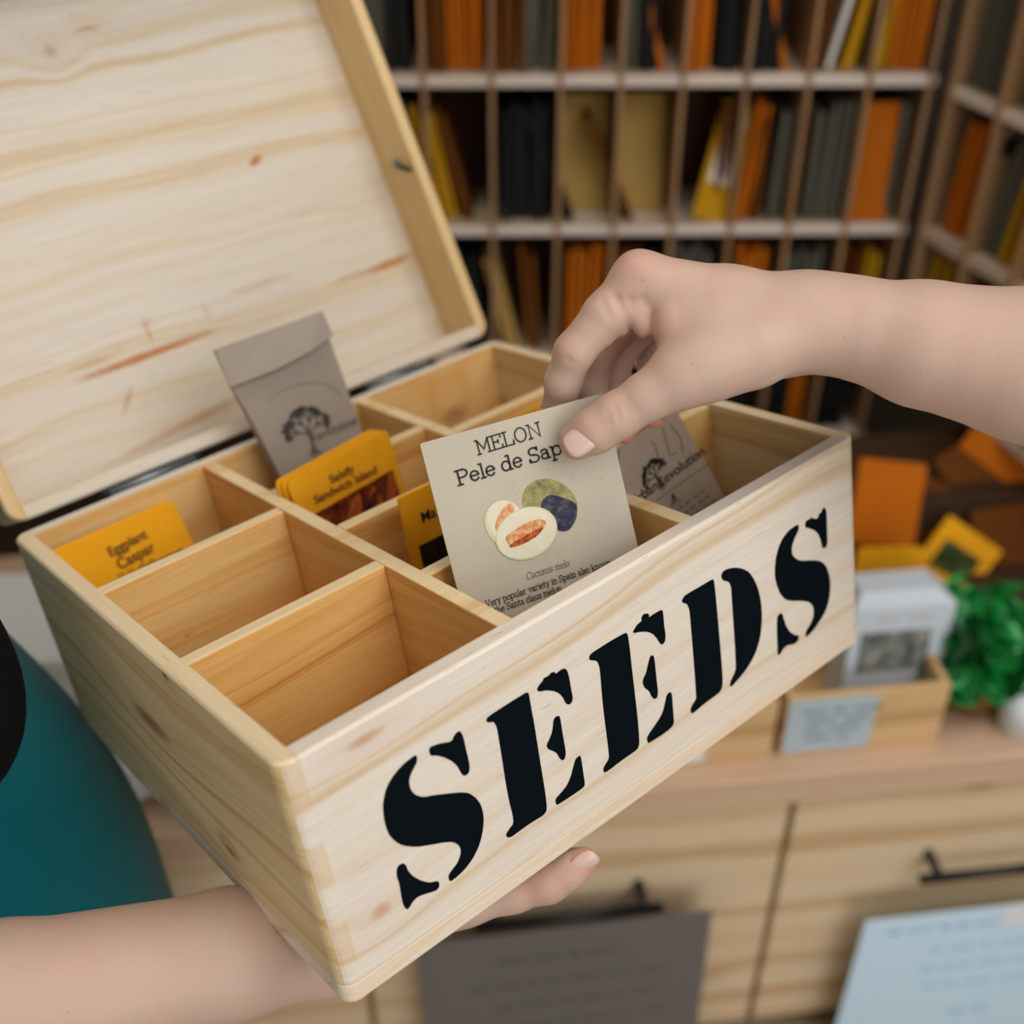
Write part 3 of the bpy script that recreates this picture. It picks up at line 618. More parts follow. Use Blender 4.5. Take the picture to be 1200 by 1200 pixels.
for k, (u, v) in enumerate([(795, 596), (801, 602), (808, 607)]):
    stroke('printed_line', [[pt(m, u+q+j, v-(q+j)*.72+(.6 if j % 2 else -.6)) for j in range(6)] for q in (0, 8, 17, 25)], .0008, M['grey_ink'], ub)
X, Zz = pt(m, 787, 578); stroke('root_print', [[(X, Zz), (X+.001*d, Zz-.005), (X+.0022*d, Zz-.008)] for d in (-2, -1, 0, 1, 2)], .0004, M['ink'], ub)
# ------------------------------------------------------------------ people
def skin_mat():
    g = G('skin', .5, .35)
    n = g.noise(g.obj(), 38, 4); f = g.noise(g.obj(), 900, 3)
    col = g.mix(n, lin((186, 160, 143)), lin((195, 173, 159)))
    col = g.mix(g.math('MULTIPLY', f, .22), col, lin((184, 142, 122)))
    pk = g.noise(g.obj(), 16, 2); col = g.mix(g.math('MULTIPLY', pk, .38), col, lin((196, 152, 132)))
    at_ = g.n('ShaderNodeAttribute'); at_.attribute_name = 'tint'
    col = g.mix(at_.outputs['Fac'], col, lin((192, 108, 90)))
    fr = g.math('GREATER_THAN', g.noise(g.obj(), 210, 0), .89)
    col = g.mix(g.math('MULTIPLY', fr, .35), col, lin((150, 92, 62)))
    g.l(col, g.b.inputs['Base Color'])
    g.b.inputs['Subsurface Weight'].default_value = .35; g.b.inputs['Subsurface Radius'].default_value = (1.0, .35, .18); g.b.inputs['Subsurface Scale'].default_value = .007
    vor = g.n('ShaderNodeTexVoronoi'); vor.inputs['Scale'].default_value = 950; g.l(g.obj(), vor.inputs['Vector'])
    g.bump(g.math('ADD', g.math('MULTIPLY', vor.outputs['Distance'], .6), f), .22, .0005)
    return g.m
SKIN = skin_mat()
gn = G('nail', .28, .5); gn.b.inputs['Base Color'].default_value = (*lin((208, 176, 164)), 1); gn.b.inputs['Subsurface Weight'].default_value = .15; gn.b.inputs['Subsurface Scale'].default_value = .002
NAIL = gn.m
def nail(c, along, nrm, L, Wd, R, m, parent, drop=.0003):
    a = Vector(along).normalized(); n_ = Vector(nrm); n_ = (n_-a*n_.dot(a)).normalized(); s = a.cross(n_)
    V = []; F = []; nu, nv = 13, 11
    for i in range(nu):
        for j in range(nv):
            u = -1+2*i/(nu-1); v = -1+2*j/(nv-1)
            # square to rounded outline
            uu = u*math.sqrt(1-.40*v*v); vv = v*math.sqrt(1-.36*u*u)
            th = vv*Wd/2/R; edge = max(abs(u), abs(v))**6
            V.append(Vector(c)+a*(uu*L/2)+s*(R*math.sin(th))-n_*(R*(1-math.cos(th)))-n_*(drop*edge*2.0)-n_*(.0006*uu*uu))
    for i in range(nu-1):
        for j in range(nv-1): F.append((i*nv+j, (i+1)*nv+j, (i+1)*nv+j+1, i*nv+j+1))
    o = obj('fingernail', V, F, m, parent, smooth=True); so = o.modifiers.new('s', 'SOLIDIFY'); so.thickness = .0006; so.offset = -1
    return o
def limb_field(P, chain, k=None, sq=None):
    """chain: [(point, radius), ...] blended end to end"""
    f = None
    for (a, ra), (b, rb) in zip(chain[:-1], chain[1:]):
        d = cone(P, a, b, ra, rb, sq); f = d if f is None else (np.minimum(f, d) if k is None else smin(f, d, k))
    return f
def chain(*q): return [(at(u, v, z), r) for u, v, z, r in q]
def tint_attr(o, V, spots):
    t = np.zeros(len(V))
    for p, r, s in spots: t = np.maximum(t, s*np.exp(-(np.linalg.norm(V-np.array(p), axis=1)/r)**2))
    a = o.data.attributes.new('tint', 'FLOAT', 'POINT'); a.data.foreach_set('value', t.astype(np.float32))
def build(name, fields, lo, hi, fine, flo, fhi, coarse, parent, carve=()):
    ax = [axisgrid(lo[i], hi[i], fine, flo[i], fhi[i], coarse) for i in range(3)]
    P = np.meshgrid(*ax, indexing='ij', sparse=True); P = [p.astype(np.float32) for p in P]
    F = fields(P)
    for c, r, dpt in carve:   # creases: shallow grooves along 3-D polylines
        d = None
        for a, b in zip(c[:-1], c[1:]):
            q = cone(P, a, b, 0, 0); d = q if d is None else np.minimum(d, q)
        F = F+dpt*np.exp(-(d/r)**2)
    V, Q = nets(F, *ax)
    return V, Q

# --- the reaching hand
person_r = empty('person', Matrix.Translation(Vector(at(1500, 480, .62)))); tag(person_r, 'person reaching in from the right, bare forearm, pinching the melon packet', 'person')
inv = at(1500, 480, .62)
def right_fields(P):
    arm = limb_field(P, chain((1750,600,.70,.052), (1480,505,.635,.050), (1330,463,.622,.0455), (1200,427,.622,.0390), (1080,403,.628,.0325), (1000,384,.632,.0262), (950,376,.635,.0235)), .005)
    U = at(750,330,.664)-at(745,322,.632); 
    back = limb_field(P, chain((950,374,.635,.0225), (855,354,.637,.0178), (748,325,.633,.0132)), .008)
    back = smin(back, limb_field(P, chain((955,377,.650,.0205), (860,360,.655,.0165), (757,332,.653,.0122)), .008), .014)
    back = smin(back, limb_field(P, chain((955,382,.664,.0190), (865,368,.671,.0155), (772,345,.671,.0115)), .008), .014)
    back = smin(back, limb_field(P, chain((960,384,.672,.0180), (872,382,.686,.0150), (795,366,.687,.0110)), .008), .014)
    then = limb_field(P, chain((945,385,.630,.0180), (880,408,.625,.0195), (835,423,.622,.0185), (800,438,.620,.0165)), .010)
    pad = limb_field(P, chain((905,400,.650,.020), (845,402,.652,.014)), .01)
    web = limb_field(P, chain((835,378,.630,.0165), (792,384,.630,.0125)), .008)
    f = smin(arm, back, .012); f = smin(f, then, .014); f = smin(f, web, .013); f = smin(f, pad, .012)
    thumb = limb_field(P, chain((815,433,.620,.0155), (760,464,.622,.0127), (722,488,.625,.0122), (697,505,.6275,.0117), (677,517,.6305,.0100)), .004)
    idx = limb_field(P, chain((750,326,.633,.0130), (712,367,.636,.0122), (673,412,.640,.0106), (660,447,.650,.0098), (655,478,.660,.0092), (662,512,.667,.0080)), .0035)
    mid = limb_field(P, chain((757,332,.653,.0122), (730,372,.660,.0115), (700,415,.667,.0100), (692,455,.674,.0090), (708,490,.674,.0082), (731,506,.668,.0068)), .0035)
    rng = limb_field(P, chain((772,345,.671,.0115), (748,382,.680,.0105), (722,420,.686,.0092), (722,458,.688,.0085), (742,482,.684,.0075), (766,489,.676,.0062)), .0035)
    pnk = limb_field(P, chain((795,366,.687,.0105), (778,398,.694,.0092), (762,425,.698,.0080), (768,452,.698,.0072), (785,468,.694,.0062)), .003)
    folds = limb_field(P, chain((735,346,.6290,.0060), (745,366,.6310,.0060), (754,386,.6350,.0050)))
    folds = np.minimum(folds, limb_field(P, chain((716,352,.6330,.0070), (722,370,.6345,.0060), (728,384,.638,.0045))))
    folds = np.minimum(folds, limb_field(P, chain((699,366,.6345,.0065), (705,382,.6350,.0060), (709,394,.638,.0045))))
    base = f
    f = smin(base, thumb, .009)
    f = np.minimum(f, smin(base, idx, .008)); f = np.minimum(f, smin(base, mid, .006)); f = np.minimum(f, smin(base, rng, .006)); f = np.minimum(f, smin(base, pnk, .006))
    return smin(f, folds, .0035)
def surf(u, v, z, dz): return at(u, v, z+dz)
cr = []
for pts, r, d in [([(704,468),(712,484),(716,498),(712,510)], .0008, .0006), ([(712,463),(722,478),(727,494),(724,508)], .0009, .0008), ([(720,459),(733,474),(738,488),(736,500)], .0008, .0006), ([(728,458),(742,472),(746,484)], .0007, .0004)]:
    cr.append(([at(u, v, .6120+.000) for u, v in pts], r*2.2, d))
for pts, d in [([(722,350),(729,362),(735,378),(738,396)], .0022), ([(738,352),(747,366),(752,384),(755,404)], .0016), ([(754,352),(762,368),(764,388),(762,402)], .0011), ([(706,352),(713,366),(720,380)], .0012)]:
    cr.append(([at(u, v, .6225) for u, v in pts], .0024, d))
cr.append(([at(u, v, .6300) for u, v in [(664,421),(672,428),(681,431)]], .0016, .0012))
cr.append(([at(u, v, .6370) for u, v in [(640,466),(650,468),(660,471)]], .0014, .0008))
cr.append(([at(u, v, .612) for u, v in [(905,452),(925,441),(950,432),(985,436)]], .004, .0018))
lo = np.array([at(620,280,.60)[0], .42, .98]); hi = np.array([.62, .68, 1.30])
pts_all = [at(620,280,.61), at(1000,540,.61), at(700,540,.70), at(900,300,.70), at(1000,300,.60)]
V, Q = build('person', right_fields, (.004, .40, .90), (.60, .66, 1.36), .00125, (.0, .455, 1.125), (.175, .60, 1.285), .006, person_r, cr)
rb = body_mesh('arm_and_hand', V-inv, Q, SKIN, person_r)
tint_attr(rb, V, [(at(731,506,.668), .012, .95), (at(766,489,.676), .011, .95), (at(715,400,.665), .022, .35), (at(677,519,.622), .012, .3), (at(744,318,.625), .02, .18), (at(760,400,.64), .02, .35), (at(655,405,.635), .012, .2), (at(720,485,.617), .012, .15)])
n0 = Vector(CAM_POS)-Vector(at(681,514,.62)); n0.normalize()
ax_ = Vector(at(668,523,.631)-at(722,486,.626))
nail(Vector(at(679,515.5,.6180))-Vector(inv), ax_, n0+Vector((-.12,-.05,.28)), .0176, .0166, .0112, NAIL, person_r)

# --- the person holding the box
person_l = empty('person', Matrix.Translation((-.45, .52, 0))); tag(person_l, 'person at the left in teal dress and black top, holding the box on a forearm', 'person')
inv2 = np.array((-.45, .52, 0.))
def left_fields(P):
    arm = limb_field(P, [((-.50,.44,1.22), .050), ((-.50,.40,1.06), .046), (at(-330,1235,.585), .045)] + chain((0,1172,.603,.0372), (270,1118,.645,.0332), (386,1108,.668,.0262), (430,1090,.676,.0220)), .01)
    palm = limb_field(P, chain((420,1092,.676,.021), (520,1040,.690,.0175), (590,985,.706,.0150)), .01)
    palm = smin(palm, limb_field(P, chain((420,1085,.68,.020), (470,1020,.700,.0170), (520,960,.722,.0140)), .01), .012)
    thumb = limb_field(P, chain((440,1085,.672,.0185), (545,1052,.662,.0150), (600,1043,.6585,.0118), (642,1031,.6555,.0120), (668,1018,.6525,.0100), (684,1009,.6500,.0076)), .005)
    f = smin(arm, palm, .012); g_ = smin(f, thumb, .009)
    for q in [((590,985,.706,.0125), (650,940,.722,.0105), (690,905,.735,.0095), (715,880,.745,.0085)),
              ((565,970,.714,.0125), (635,900,.735,.0105), (675,860,.752,.0095), (700,835,.764,.0085)),
              ((545,960,.72,.012), (600,885,.745,.0105), (635,845,.762,.0095), (655,825,.772,.0085)),
              ((520,955,.722,.011), (555,885,.748,.0095), (575,850,.762,.0085), (590,832,.770,.0075))]:
        g_ = np.minimum(g_, smin(f, limb_field(P, chain(*q), .004), .006))
    torso = limb_field(P, [((-.50,.52,.25), .13), ((-.50,.52,.80), .15), ((-.50,.52,.98), .125), ((-.52,.53,1.15), .12), ((-.52,.53,1.30), .10)], .04)
    return smin(g_, torso, .01)
V, Q = build('person', left_fields, (-.75, .22, .1), (.14, .74, 1.42), .0022, (-.26, .36, .86), (.075, .60, 1.0), .014, person_l,
    [([at(u, v, .647) for u, v in [(628,1012),(634,1030),(630,1046)]], .0018, .0010)])
lb = body_mesh('body', V-inv2, Q, SKIN, person_l)
tint_attr(lb, V, [(at(690,1008,.65), .014, .45), (at(640,1030,.65), .02, .25)])
nail(Vector(at(686,1013,.6425))-Vector(inv2), Vector(at(704,999,.650)-at(668,1022,.6535)), Vector((.25,-.75,.30)), .0160, .0125, .009, NAIL, person_l)
def loft(name, rows, m, parent, n=48, cap=True):
    V = []; F = []
    for (cx, cy, z, rx, ry, ph, amp) in rows:
        for k in range(n):
            t = 2*PI*k/n; f = 1+amp*math.sin(7*t+ph)+amp*.6*math.sin(13*t+1.7*ph); V.append((cx+rx*f*math.cos(t), cy+ry*f*math.sin(t), z))
    for i in range(len(rows)-1):
        for k in range(n): F.append((i*n+k, i*n+(k+1)%n, (i+1)*n+(k+1)%n, (i+1)*n+k))
    if cap: F.append(tuple(range(n))[::-1]); F.append(tuple(range((len(rows)-1)*n, len(rows)*n)))
    o = obj(name, V, F, m, parent, smooth=True); s = o.modifiers.new('s', 'SUBSURF'); s.levels = 2; s.render_levels = 2
    return o
gt = G('teal_cloth', .85, .2); wv = gt.n('ShaderNodeTexWave'); wv.inputs['Scale'].default_value = 420; wv.bands_direction = 'DIAGONAL'; gt.l(gt.obj(), wv.inputs['Vector'])
gt.l(gt.mix(gt.math('MULTIPLY', wv.outputs['Fac'], .6), lin((0, 96, 108)), lin((0, 124, 136))), gt.b.inputs['Base Color']); gt.bump(wv.outputs['Fac'], .3, .0006)
gt.b.inputs['Sheen Weight'].default_value = .1
dx, dy = 0, .0
loft('teal_dress', [(-.03,0,.30,.24,.20,0,.015), (-.03,0,.55,.235,.20,.4,.012), (-.025,-.005,.72,.225,.19,.8,.008), (-.02,-.01,.84,.222,.18,1,.004), (-.02,-.01,.90,.214,.17,1,.002), (-.02,-.005,.95,.195,.16,1,.001), (-.02,0,1.0,.160,.15,1,.001), (-.03,0,1.06,.137,.14,1,.001), (-.05,0,1.16,.13,.135,1,0), (-.06,.01,1.28,.125,.13,1,0)], gt.m, person_l)
bt = tube('black_top', [Vector(at(u, v, z))-Vector(inv2) for u, v, z in [(-330,420,.50), (-240,600,.57), (-122,730,.615), (-62,800,.64), (-52,855,.655), (-72,905,.668), (-110,950,.675)]], [.045,.046,.044,.0405,.0395,.033,.012], flat('black_jersey', (12, 11, 13), .9, .1), person_l, 28)
bt.modifiers.new('s', 'SUBSURF').levels = 1
# ------------------------------------------------------------------ counter with doors, far from the focus
mcw = pine('counter_wood', 'x', 51, freq=26, light=(226,206,176), mid=(212,182,144), dark=(180,138,94), warm=.15, knots=[(-.10,.30,.03,.012,.03),(.30,.47,.05,.01,.02),(-.02,.14,.03,.012,.02)])
mct = pine('counter_top_wood', 'x', 53, freq=24, light=(212,180,152), mid=(192,156,128), dark=(150,112,86))
mcr = pine('crate_wood', 'x', 57, freq=30, light=(214,180,130), mid=(202,162,108), dark=(170,124,74))
CT = Matrix.Translation((.25, .90, 0)) @ Matrix.Rotation(math.radians(7), 4, 'Z')
counter = empty('counter', CT); tag(counter, 'rustic wooden counter with a thick plank top and flat doors, behind and below the box', 'counter')
box('counter_top', (-1.25, -.012, .492), (1.05, .50, .54), mct, counter, .004)
box('carcass', (-1.24, .03, .04), (1.04, .48, .491), mcr, counter, .002)
for x0, x1, hx in ((-.935,-.434,-.19-.5), (-.426,.071,-.19), (.079,.576,.345), (.584,1.03,.8)):
    d = box('door', (x0, .004, .03), (x1, .029, .486), mcw, counter, .003)
    h = tube('handle', [(hx-.108, -.030, .352), (hx+.112, -.030, .352)], .0065, M['black'], d)
    for s in (-.085, .09): tube('handle_post', [(hx+s, .004, .358), (hx+s, -.030, .356)], .006, M['black'], h)
def paper(name, mx, w_, h, m, label, cat, lines, ink, th=.0012, group=None):
    e = obj(name, [(-w_/2,0,0),(w_/2,0,0),(w_/2,th,0),(-w_/2,th,0),(-w_/2,0,h),(w_/2,0,h),(w_/2,th,h),(-w_/2,th,h)], BF, m)
    e.matrix_local = mx; tag(e, label, cat, group)
    for (txt, x, z, s) in lines: sans('printed_text', txt, x, z, s, ink, e, face_y=-.0008)
    return e
gi = flat('dim_ink', (78, 76, 80), .9); bi = flat('pale_blue_ink', (120, 184, 222), .9)
lr = random.Random(5)
def wavy(w_, rows, z0, dz, m, parent, x0=0, amp=.0016):
    for r in range(rows):
        z = z0-dz*r; L = []; x = -w_/2*lr.uniform(.7,1)+x0; 
        while x < w_/2*lr.uniform(.75,1)+x0:
            l = lr.uniform(.012, .04); L.append([(x+t*l, z+amp*math.sin(t*19+x*90)) for t in np.linspace(0, 1, 12)]); x += l+.009
        stroke('handwritten_line', L, .0022, m, parent, -.0008)
gp = paper('notice_sheet', CT @ Matrix.Translation((-.187, -.042, .012)) @ Matrix.Rotation(-.02, 4, 'Y'), .345, .338, M['greyp'], 'grey plastic-covered sheet of print hanging over the door below the black handle', 'sheet', [], gi)
wavy(.16, 1, .285, .03, gi, gp, -.01, .003); wavy(.24, 4, .235, .045, gi, gp, 0)
bp = paper('notice_sheet', CT @ Matrix.Translation((.33, -.046, .012)) @ Matrix.Rotation(.0, 4, 'Y'), .315, .292, M['bluew'], 'bright bluish-white sheet with pale blue writing hung on the right-hand door', 'sheet', [], bi)
wavy(.22, 1, .262, .03, bi, bp, -.03, .004); wavy(.2, 3, .215, .04, bi, bp, .02); wavy(.06, 1, .07, .04, bi, bp, .02, .004)
box('sheet_fold', (.02,-.0016,.25), (.157,.0,.292), M['white'], bp, 0)

# things standing on the counter
def crate(x0, x1, y0, y1, h, label, paperx=None, ppl='bluish label card'):
    e = empty('wooden_crate', CT @ Matrix.Translation(((x0+x1)/2, y0, .5405))); tag(e, label, 'crate', None)
    w_ = x1-x0; d = y1-y0
    box('front_board', (-w_/2, 0, 0), (w_/2, .008, h), mcr, e); box('rear_board', (-w_/2, d-.008, 0), (w_/2, d, h), mcr, e)
    for s in (-1, 1): box('side_board', (s*w_/2-(.008 if s > 0 else 0), .008, 0), (s*w_/2+(.008 if s < 0 else 0), d-.008, h), mcr, e)
    box('base_board', (-w_/2+.008, .008, 0), (w_/2-.008, d-.008, .006), mcr, e)
    return e
c1 = crate(-.13, .042, .018, .16, .085, 'small pale wooden crate below the big box, small white card at its left')
c2 = crate(.052, .236, .018, .15, .088, 'small wooden crate holding the white product box, bluish card on its front')
paper('label_card', CT @ Matrix.Translation((-.065, .0165, .545)), .058, .070, M['white'], 'small white card leaning on the front of the left crate', 'card', [], gi)
lc = paper('label_card', CT @ Matrix.Translation((.104, .0165, .545)), .100, .080, flat('label_blue', (176, 192, 200), .8), 'grey-blue card leaning on the front of the crate under the white product box', 'card', [], gi)
wavy(.07, 4, .062, .014, gi, lc, 0, .0008)
# white product box
wb = empty('product_box', CT @ Matrix.Translation((.192, .062, .548)) @ Matrix.Rotation(-.08, 4, 'X')); tag(wb, 'white cardboard box with a dark photo, standing in the crate right of the big box', 'box')
mwb = flat('white_card', (196, 206, 214), .7)
obj('carton', [(-.058,0,0),(.058,0,0),(.058,.05,0),(-.058,.05,0),(-.058,0,.150),(.058,0,.150),(.058,.05,.150),(-.058,.05,.150),(-.050,.008,.168),(.036,.008,.168),(.036,.044,.168),(-.050,.044,.168)],
    [(0,3,2,1),(0,1,5,4),(1,2,6,5),(2,3,7,6),(3,0,4,7),(4,5,9,8),(5,6,10,9),(6,7,11,10),(7,4,8,11),(8,9,10,11)], mwb, wb)
box('picture', (-.046, -.0006, .062), (.036, 0, .118), blotch('product_photo', [(.3,(30,34,46)),(.45,(86,92,92)),(.6,(150,150,140)),(.75,(206,206,200))], 50), wb, 0)
wavy(.08, 1, .135, .01, flat('pink_ink', (190, 160, 160), .9), wb, 0, .0005)
# plant in the shiny bag
def leafy(name, mx, n, R, H_, mats, label, cat, seed=2, ls=(.03,.055)):
    rnd = random.Random(seed); e = empty(name, mx); tag(e, label, cat)
    for mi, m in enumerate(mats):
        V = []; F = []
        for _ in range(n//len(mats)):
            t = rnd.uniform(0, 2*PI); ph = rnd.uniform(-.1, 1.45); rr = rnd.uniform(.55, 1)
            c_ = Vector((R*rr*math.cos(t)*math.cos(ph), R*rr*math.sin(t)*math.cos(ph), H_*.45+H_*.5*rr*math.sin(ph)))
            a = Vector((rnd.gauss(0,1), rnd.gauss(0,1), rnd.gauss(.3,1))).normalized(); b = a.orthogonal().normalized(); s = rnd.uniform(*ls)
            b = (b*math.cos(t)+a.cross(b)*math.sin(t)); n_ = a.cross(b); k = len(V)
            for i in range(5):
                u = i/4; ww = s*.42*math.sin(PI*min(.97, max(.04, u)))**.8
                for q in (-1, 0, 1): V.append(c_+a*s*(u-.3)+b*ww*q+n_*(s*.15*q*q+s*.2*math.sin(u*3)))
            for i in range(4):
                for q in range(2): F.append((k+i*3+q, k+i*3+q+1, k+i*3+q+4, k+i*3+q+3))
        obj('leaves', V, F, m, e, smooth=True)
    return e
gl = [flat('leaf_a', (20, 132, 56), .35, .6), flat('leaf_b', (52, 168, 88), .3, .6), flat('leaf_c', (10, 88, 34), .4, .6)]
pl = leafy('potted_plant', CT @ Matrix.Translation((.30, .085, .541)), 260, .068, .135, gl, 'bright green leafy plant on the counter at the right edge', 'plant')
tube('stem', [(0,0,.03), (.004,.0,.09)], .004, flat('stem_green', (60, 110, 40)), pl)
obj_pot = tube('pot', [(0,0,.0005), (0,0,.045)], [.038,.046], flat('brown_pot', (120, 84, 30), .6), pl, 20)
wc = tube('paper_cup', [(0,0,0), (0,0,.066)], [.028,.034], M['white'], None, 24); wc.matrix_local = CT @ Matrix.Translation((.332, -.001+.03, .541)); wc.location.x += .012
tag(wc, 'plain white cup in front of the green plant at the right edge', 'cup')

# ------------------------------------------------------------------ packet rack against the wall
mr = pine('rack_wood', 'x', 61, freq=30, light=(206,196,190), mid=(182,166,152), dark=(140,116,92)); mrd = pine('rack_divider_wood', 'z', 63, freq=30, light=(134,94,52), mid=(118,80,42), dark=(84,54,26))
mback_r = flat('rack_back', (66, 42, 20), .8, var=.2, scale=12)
def rack(name, mx, xs, rows, depth, label):
    e = empty(name, mx); tag(e, label, 'rack')
    for z in rows: box('shelf', (xs[0]-.01, 0, z-.014), (xs[-1]+.01, depth, z), mr, e, .002)
    for x in xs: box('upright', (x-.0031, -.004, rows[-1]), (x+.0031, depth, rows[0]+.25), mrd, e, .001)
    box('rear_panel', (xs[0]-.01, depth, rows[-1]), (xs[-1]+.01, depth+.012, rows[0]+.25), mback_r, e, 0)
    return e
COLR = dict(o=(flat('orange_packet', (176, 92, 8), .8, .15, .12, 30), 'orange'), y=(flat('mustard_packet', (176, 130, 16), .8, .15, .1, 30), 'mustard yellow'), k=(flat('charcoal_packet', (30, 30, 29), .8, .15, .15, 30), 'charcoal'),  # rack packets: base colours darkened to carry the shade back there
    g=(flat('grey_packet', (84, 82, 70), .8, .15, .12, 30), 'grey-green'), w=(flat('white_packet', (206, 200, 198), .8), 'white'), b=(flat('brown_packet', (98, 54, 12), .8, .15, .15, 30), 'brown'), t=(flat('tan_packet', (170, 138, 76), .8, .15, .1, 20), 'tan'))
PROT = {}
def packet(mx, c, label, group, th=1.0, hh=1.0):
    if c not in PROT:
        o = packet_body('seed_packet', .115, .150, .0042, COLR[c][0], None, .004); o.parent = None
        o.data.transform(Matrix.Rotation(PI/2, 4, 'Z')); PROT[c] = o; first = True
    else:
        o = PROT[c].copy(); COL.objects.link(o)
    o.matrix_world = mx @ Matrix.Diagonal((th, 1, hh, 1)); tag(o, label, 'seed packet', group)
    return o
rnd = random.Random(11)
ROWN = ['top row', 'second row', 'third row', 'fourth row']
ORD = ['first', 'second', 'third', 'fourth', 'fifth', 'sixth', 'seventh', 'eighth', 'ninth']
def fill(mx, xs, rows, spec, depth, where):
    for r, cells in enumerate(spec):
        for i, cell in enumerate(cells):
            if not cell: continue
            x0, x1 = xs[i]+.006, xs[i+1]-.006
            for c, n, u0, u1, lean in cell:     # colour, count, span of the pocket, lean in radians
                for k in range(n):
                    x = x0+(x1-x0)*(u0+(u1-u0)*((k+.5)/n)); ln = lean+rnd.uniform(-.03,.03)
                    hh = rnd.uniform(.93, 1.06) if lean < .2 else .95
                    m_ = mx @ Matrix.Translation((x, .012+.0575+rnd.uniform(0,.012), rows[r]+.0005+abs(math.sin(ln))*.002)) @ Matrix.Rotation(ln, 4, 'Y')
                    cn = COLR[c][1]; pos = 'the only one of its colour' if n == 1 else ('leftmost' if k == 0 else 'rightmost' if k == n-1 else ORD[k]+' from left')
                    packet(m_, c, '%s packet, %s in the %s pocket, %s of %s' % (cn, pos, ORD[i], ROWN[r], where) if n > 1 else 'single %s packet in the %s pocket, %s of %s' % (cn, ORD[i], ROWN[r], where), '%s packets, %s of %s' % (cn, ROWN[r], where), (x1-x0)*(u1-u0)/n/.0058 if n > 1 else 1.6, hh)
RX = [-.195, -.109, -.025, .060, .134, .211, .289, .366, .441, .516]
RZ = [1.121, .927, .734, .541+.0, ]
RM = Matrix.Translation((0, 1.5, 0)) @ Matrix.Rotation(math.radians(.5), 4, 'Z')
rk = rack('packet_rack', RM, RX, [1.121, .927, .734, .60], .14, 'wooden pigeonhole rack full of seed packets along the back wall')
A = [ # per pocket: (colour, count, from, to, lean)
 [[('g',3,0,.5,.05),('k',2,.5,1,0)], [('b',4,0,.35,0),('o',6,.35,1,0)], [('b',4,0,.5,0),('g',3,.5,1,.02)], [('o',7,0,.75,0)], [('g',2,0,.3,0),('k',3,.3,.6,0),('o',1,.75,.8,-.3)], [('o',3,0,.5,0),('k',4,.55,1,0)], [('k',4,0,.6,0),('o',1,.7,.75,-.25)], [('b',2,0,.2,.1),('w',1,.35,.4,.15),('y',2,.6,.9,.15)], [('y',2,0,.3,.1),('o',6,.3,1,0)]],
 [[('k',4,.1,1,0)], [('y',3,.1,.5,-.2),('b',2,.55,.8,-.25)], [('k',7,.1,1,0)], [('k',1,.25,.3,-.42)], [('b',1,.3,.4,-.42)], [('b',2,.75,.98,.05)], [('o',3,0,.3,.1),('b',2,.4,.6,0),('g',2,.7,1,.05)], [('b',1,0,.2,0),('g',6,.25,1,0)], [('g',3,.72,1,0)]],
 [[('b',4,0,1,0)], [('o',3,0,.4,0),('k',3,.5,1,-.12)], [('t',2,.2,.5,-.25),('b',2,.6,.9,-.1)], [('o',5,.2,1,0)], [('b',3,0,.6,0),('k',2,.7,1,0)], [('g',4,.1,.9,0)], [('o',4,.2,.9,0)], [('g',5,0,.9,0)], [('b',3,0,.5,0),('y',2,.6,.9,0)]],
 [[],[],[],[('b',3,0,1,0)],[('k',5,0,1,0)], [('o',3,.2,.8,0)], [('k',5,0,1,0)], [('k',3,0,.6,0),('o',2,.6,1,0)], [('k',4,0,.8,0)]]]
fill(RM, RX, [1.121, .927, .734, .60], A, .14, 'back rack')
# the side rack comes forward from the corner
SM = Matrix.Translation((.533, 1.47, 0)) @ Matrix.Rotation(math.radians(-70), 4, 'Z')
SX = [0, .088, .176, .264, .352, .44]
rack('packet_rack', SM, SX, [1.118, .938, .755], .14, 'wooden pigeonhole rack running forward from the corner on the right')
B = [[[('g',6,0,1,.05)], [('g',2,0,.3,.1),('y',5,.35,1,.03)], [('y',6,0,1,.05)], [('o',5,0,1,0)], [('y',5,0,1,0)]],
     [[('o',4,.2,.7,.08),('k',2,.75,1,.1)], [('g',3,0,.4,.1),('y',4,.45,1,.1)], [('o',6,0,1,.08)], [('y',6,0,1,.05)], [('o',5,0,1,0)]],
     [[('y',3,0,.5,.1),('k',2,.6,1,0)], [('b',5,0,1,.05)], [('b',6,0,1,0)], [('y',4,0,1,0)], [('b',5,0,1,0)]]]
fill(SM, SX, [1.118, .938, .755], B, .14, 'side rack')
# packets turned to face the room inside the second-row pockets
for (x, rot, ln, c, w_, lab) in [(.097, .25, -.15, 't', .062, 'tan packet facing outward in the fourth pocket, second row of back rack'), (.172, .28, -.15, 't', .060, 'tan packet facing outward in the fifth pocket, second row of back rack'),
        (.262, -.22, -.2, 'y', .048, 'mustard packet with a white label facing outward in the sixth pocket, second row'), (.472, .0, -.1, 'o', .05, 'orange packet facing outward in the ninth pocket, second row of back rack')]:
    e = empty('seed_packet', RM @ Matrix.Translation((x, .05 if c == 't' else .012, .9285)) @ Matrix.Rotation(ln, 4, 'X') @ Matrix.Rotation(-rot if c == 'y' else 0, 4, 'Y')); tag(e, lab, 'seed packet')
    packet_body('paper_sleeve', w_, .152, .004, COLR[c][0], e)
    if c == 'y': box('label_print', (-.016, -.0006, .05), (.012, 0, .135), COLR['w'][0], e, 0)
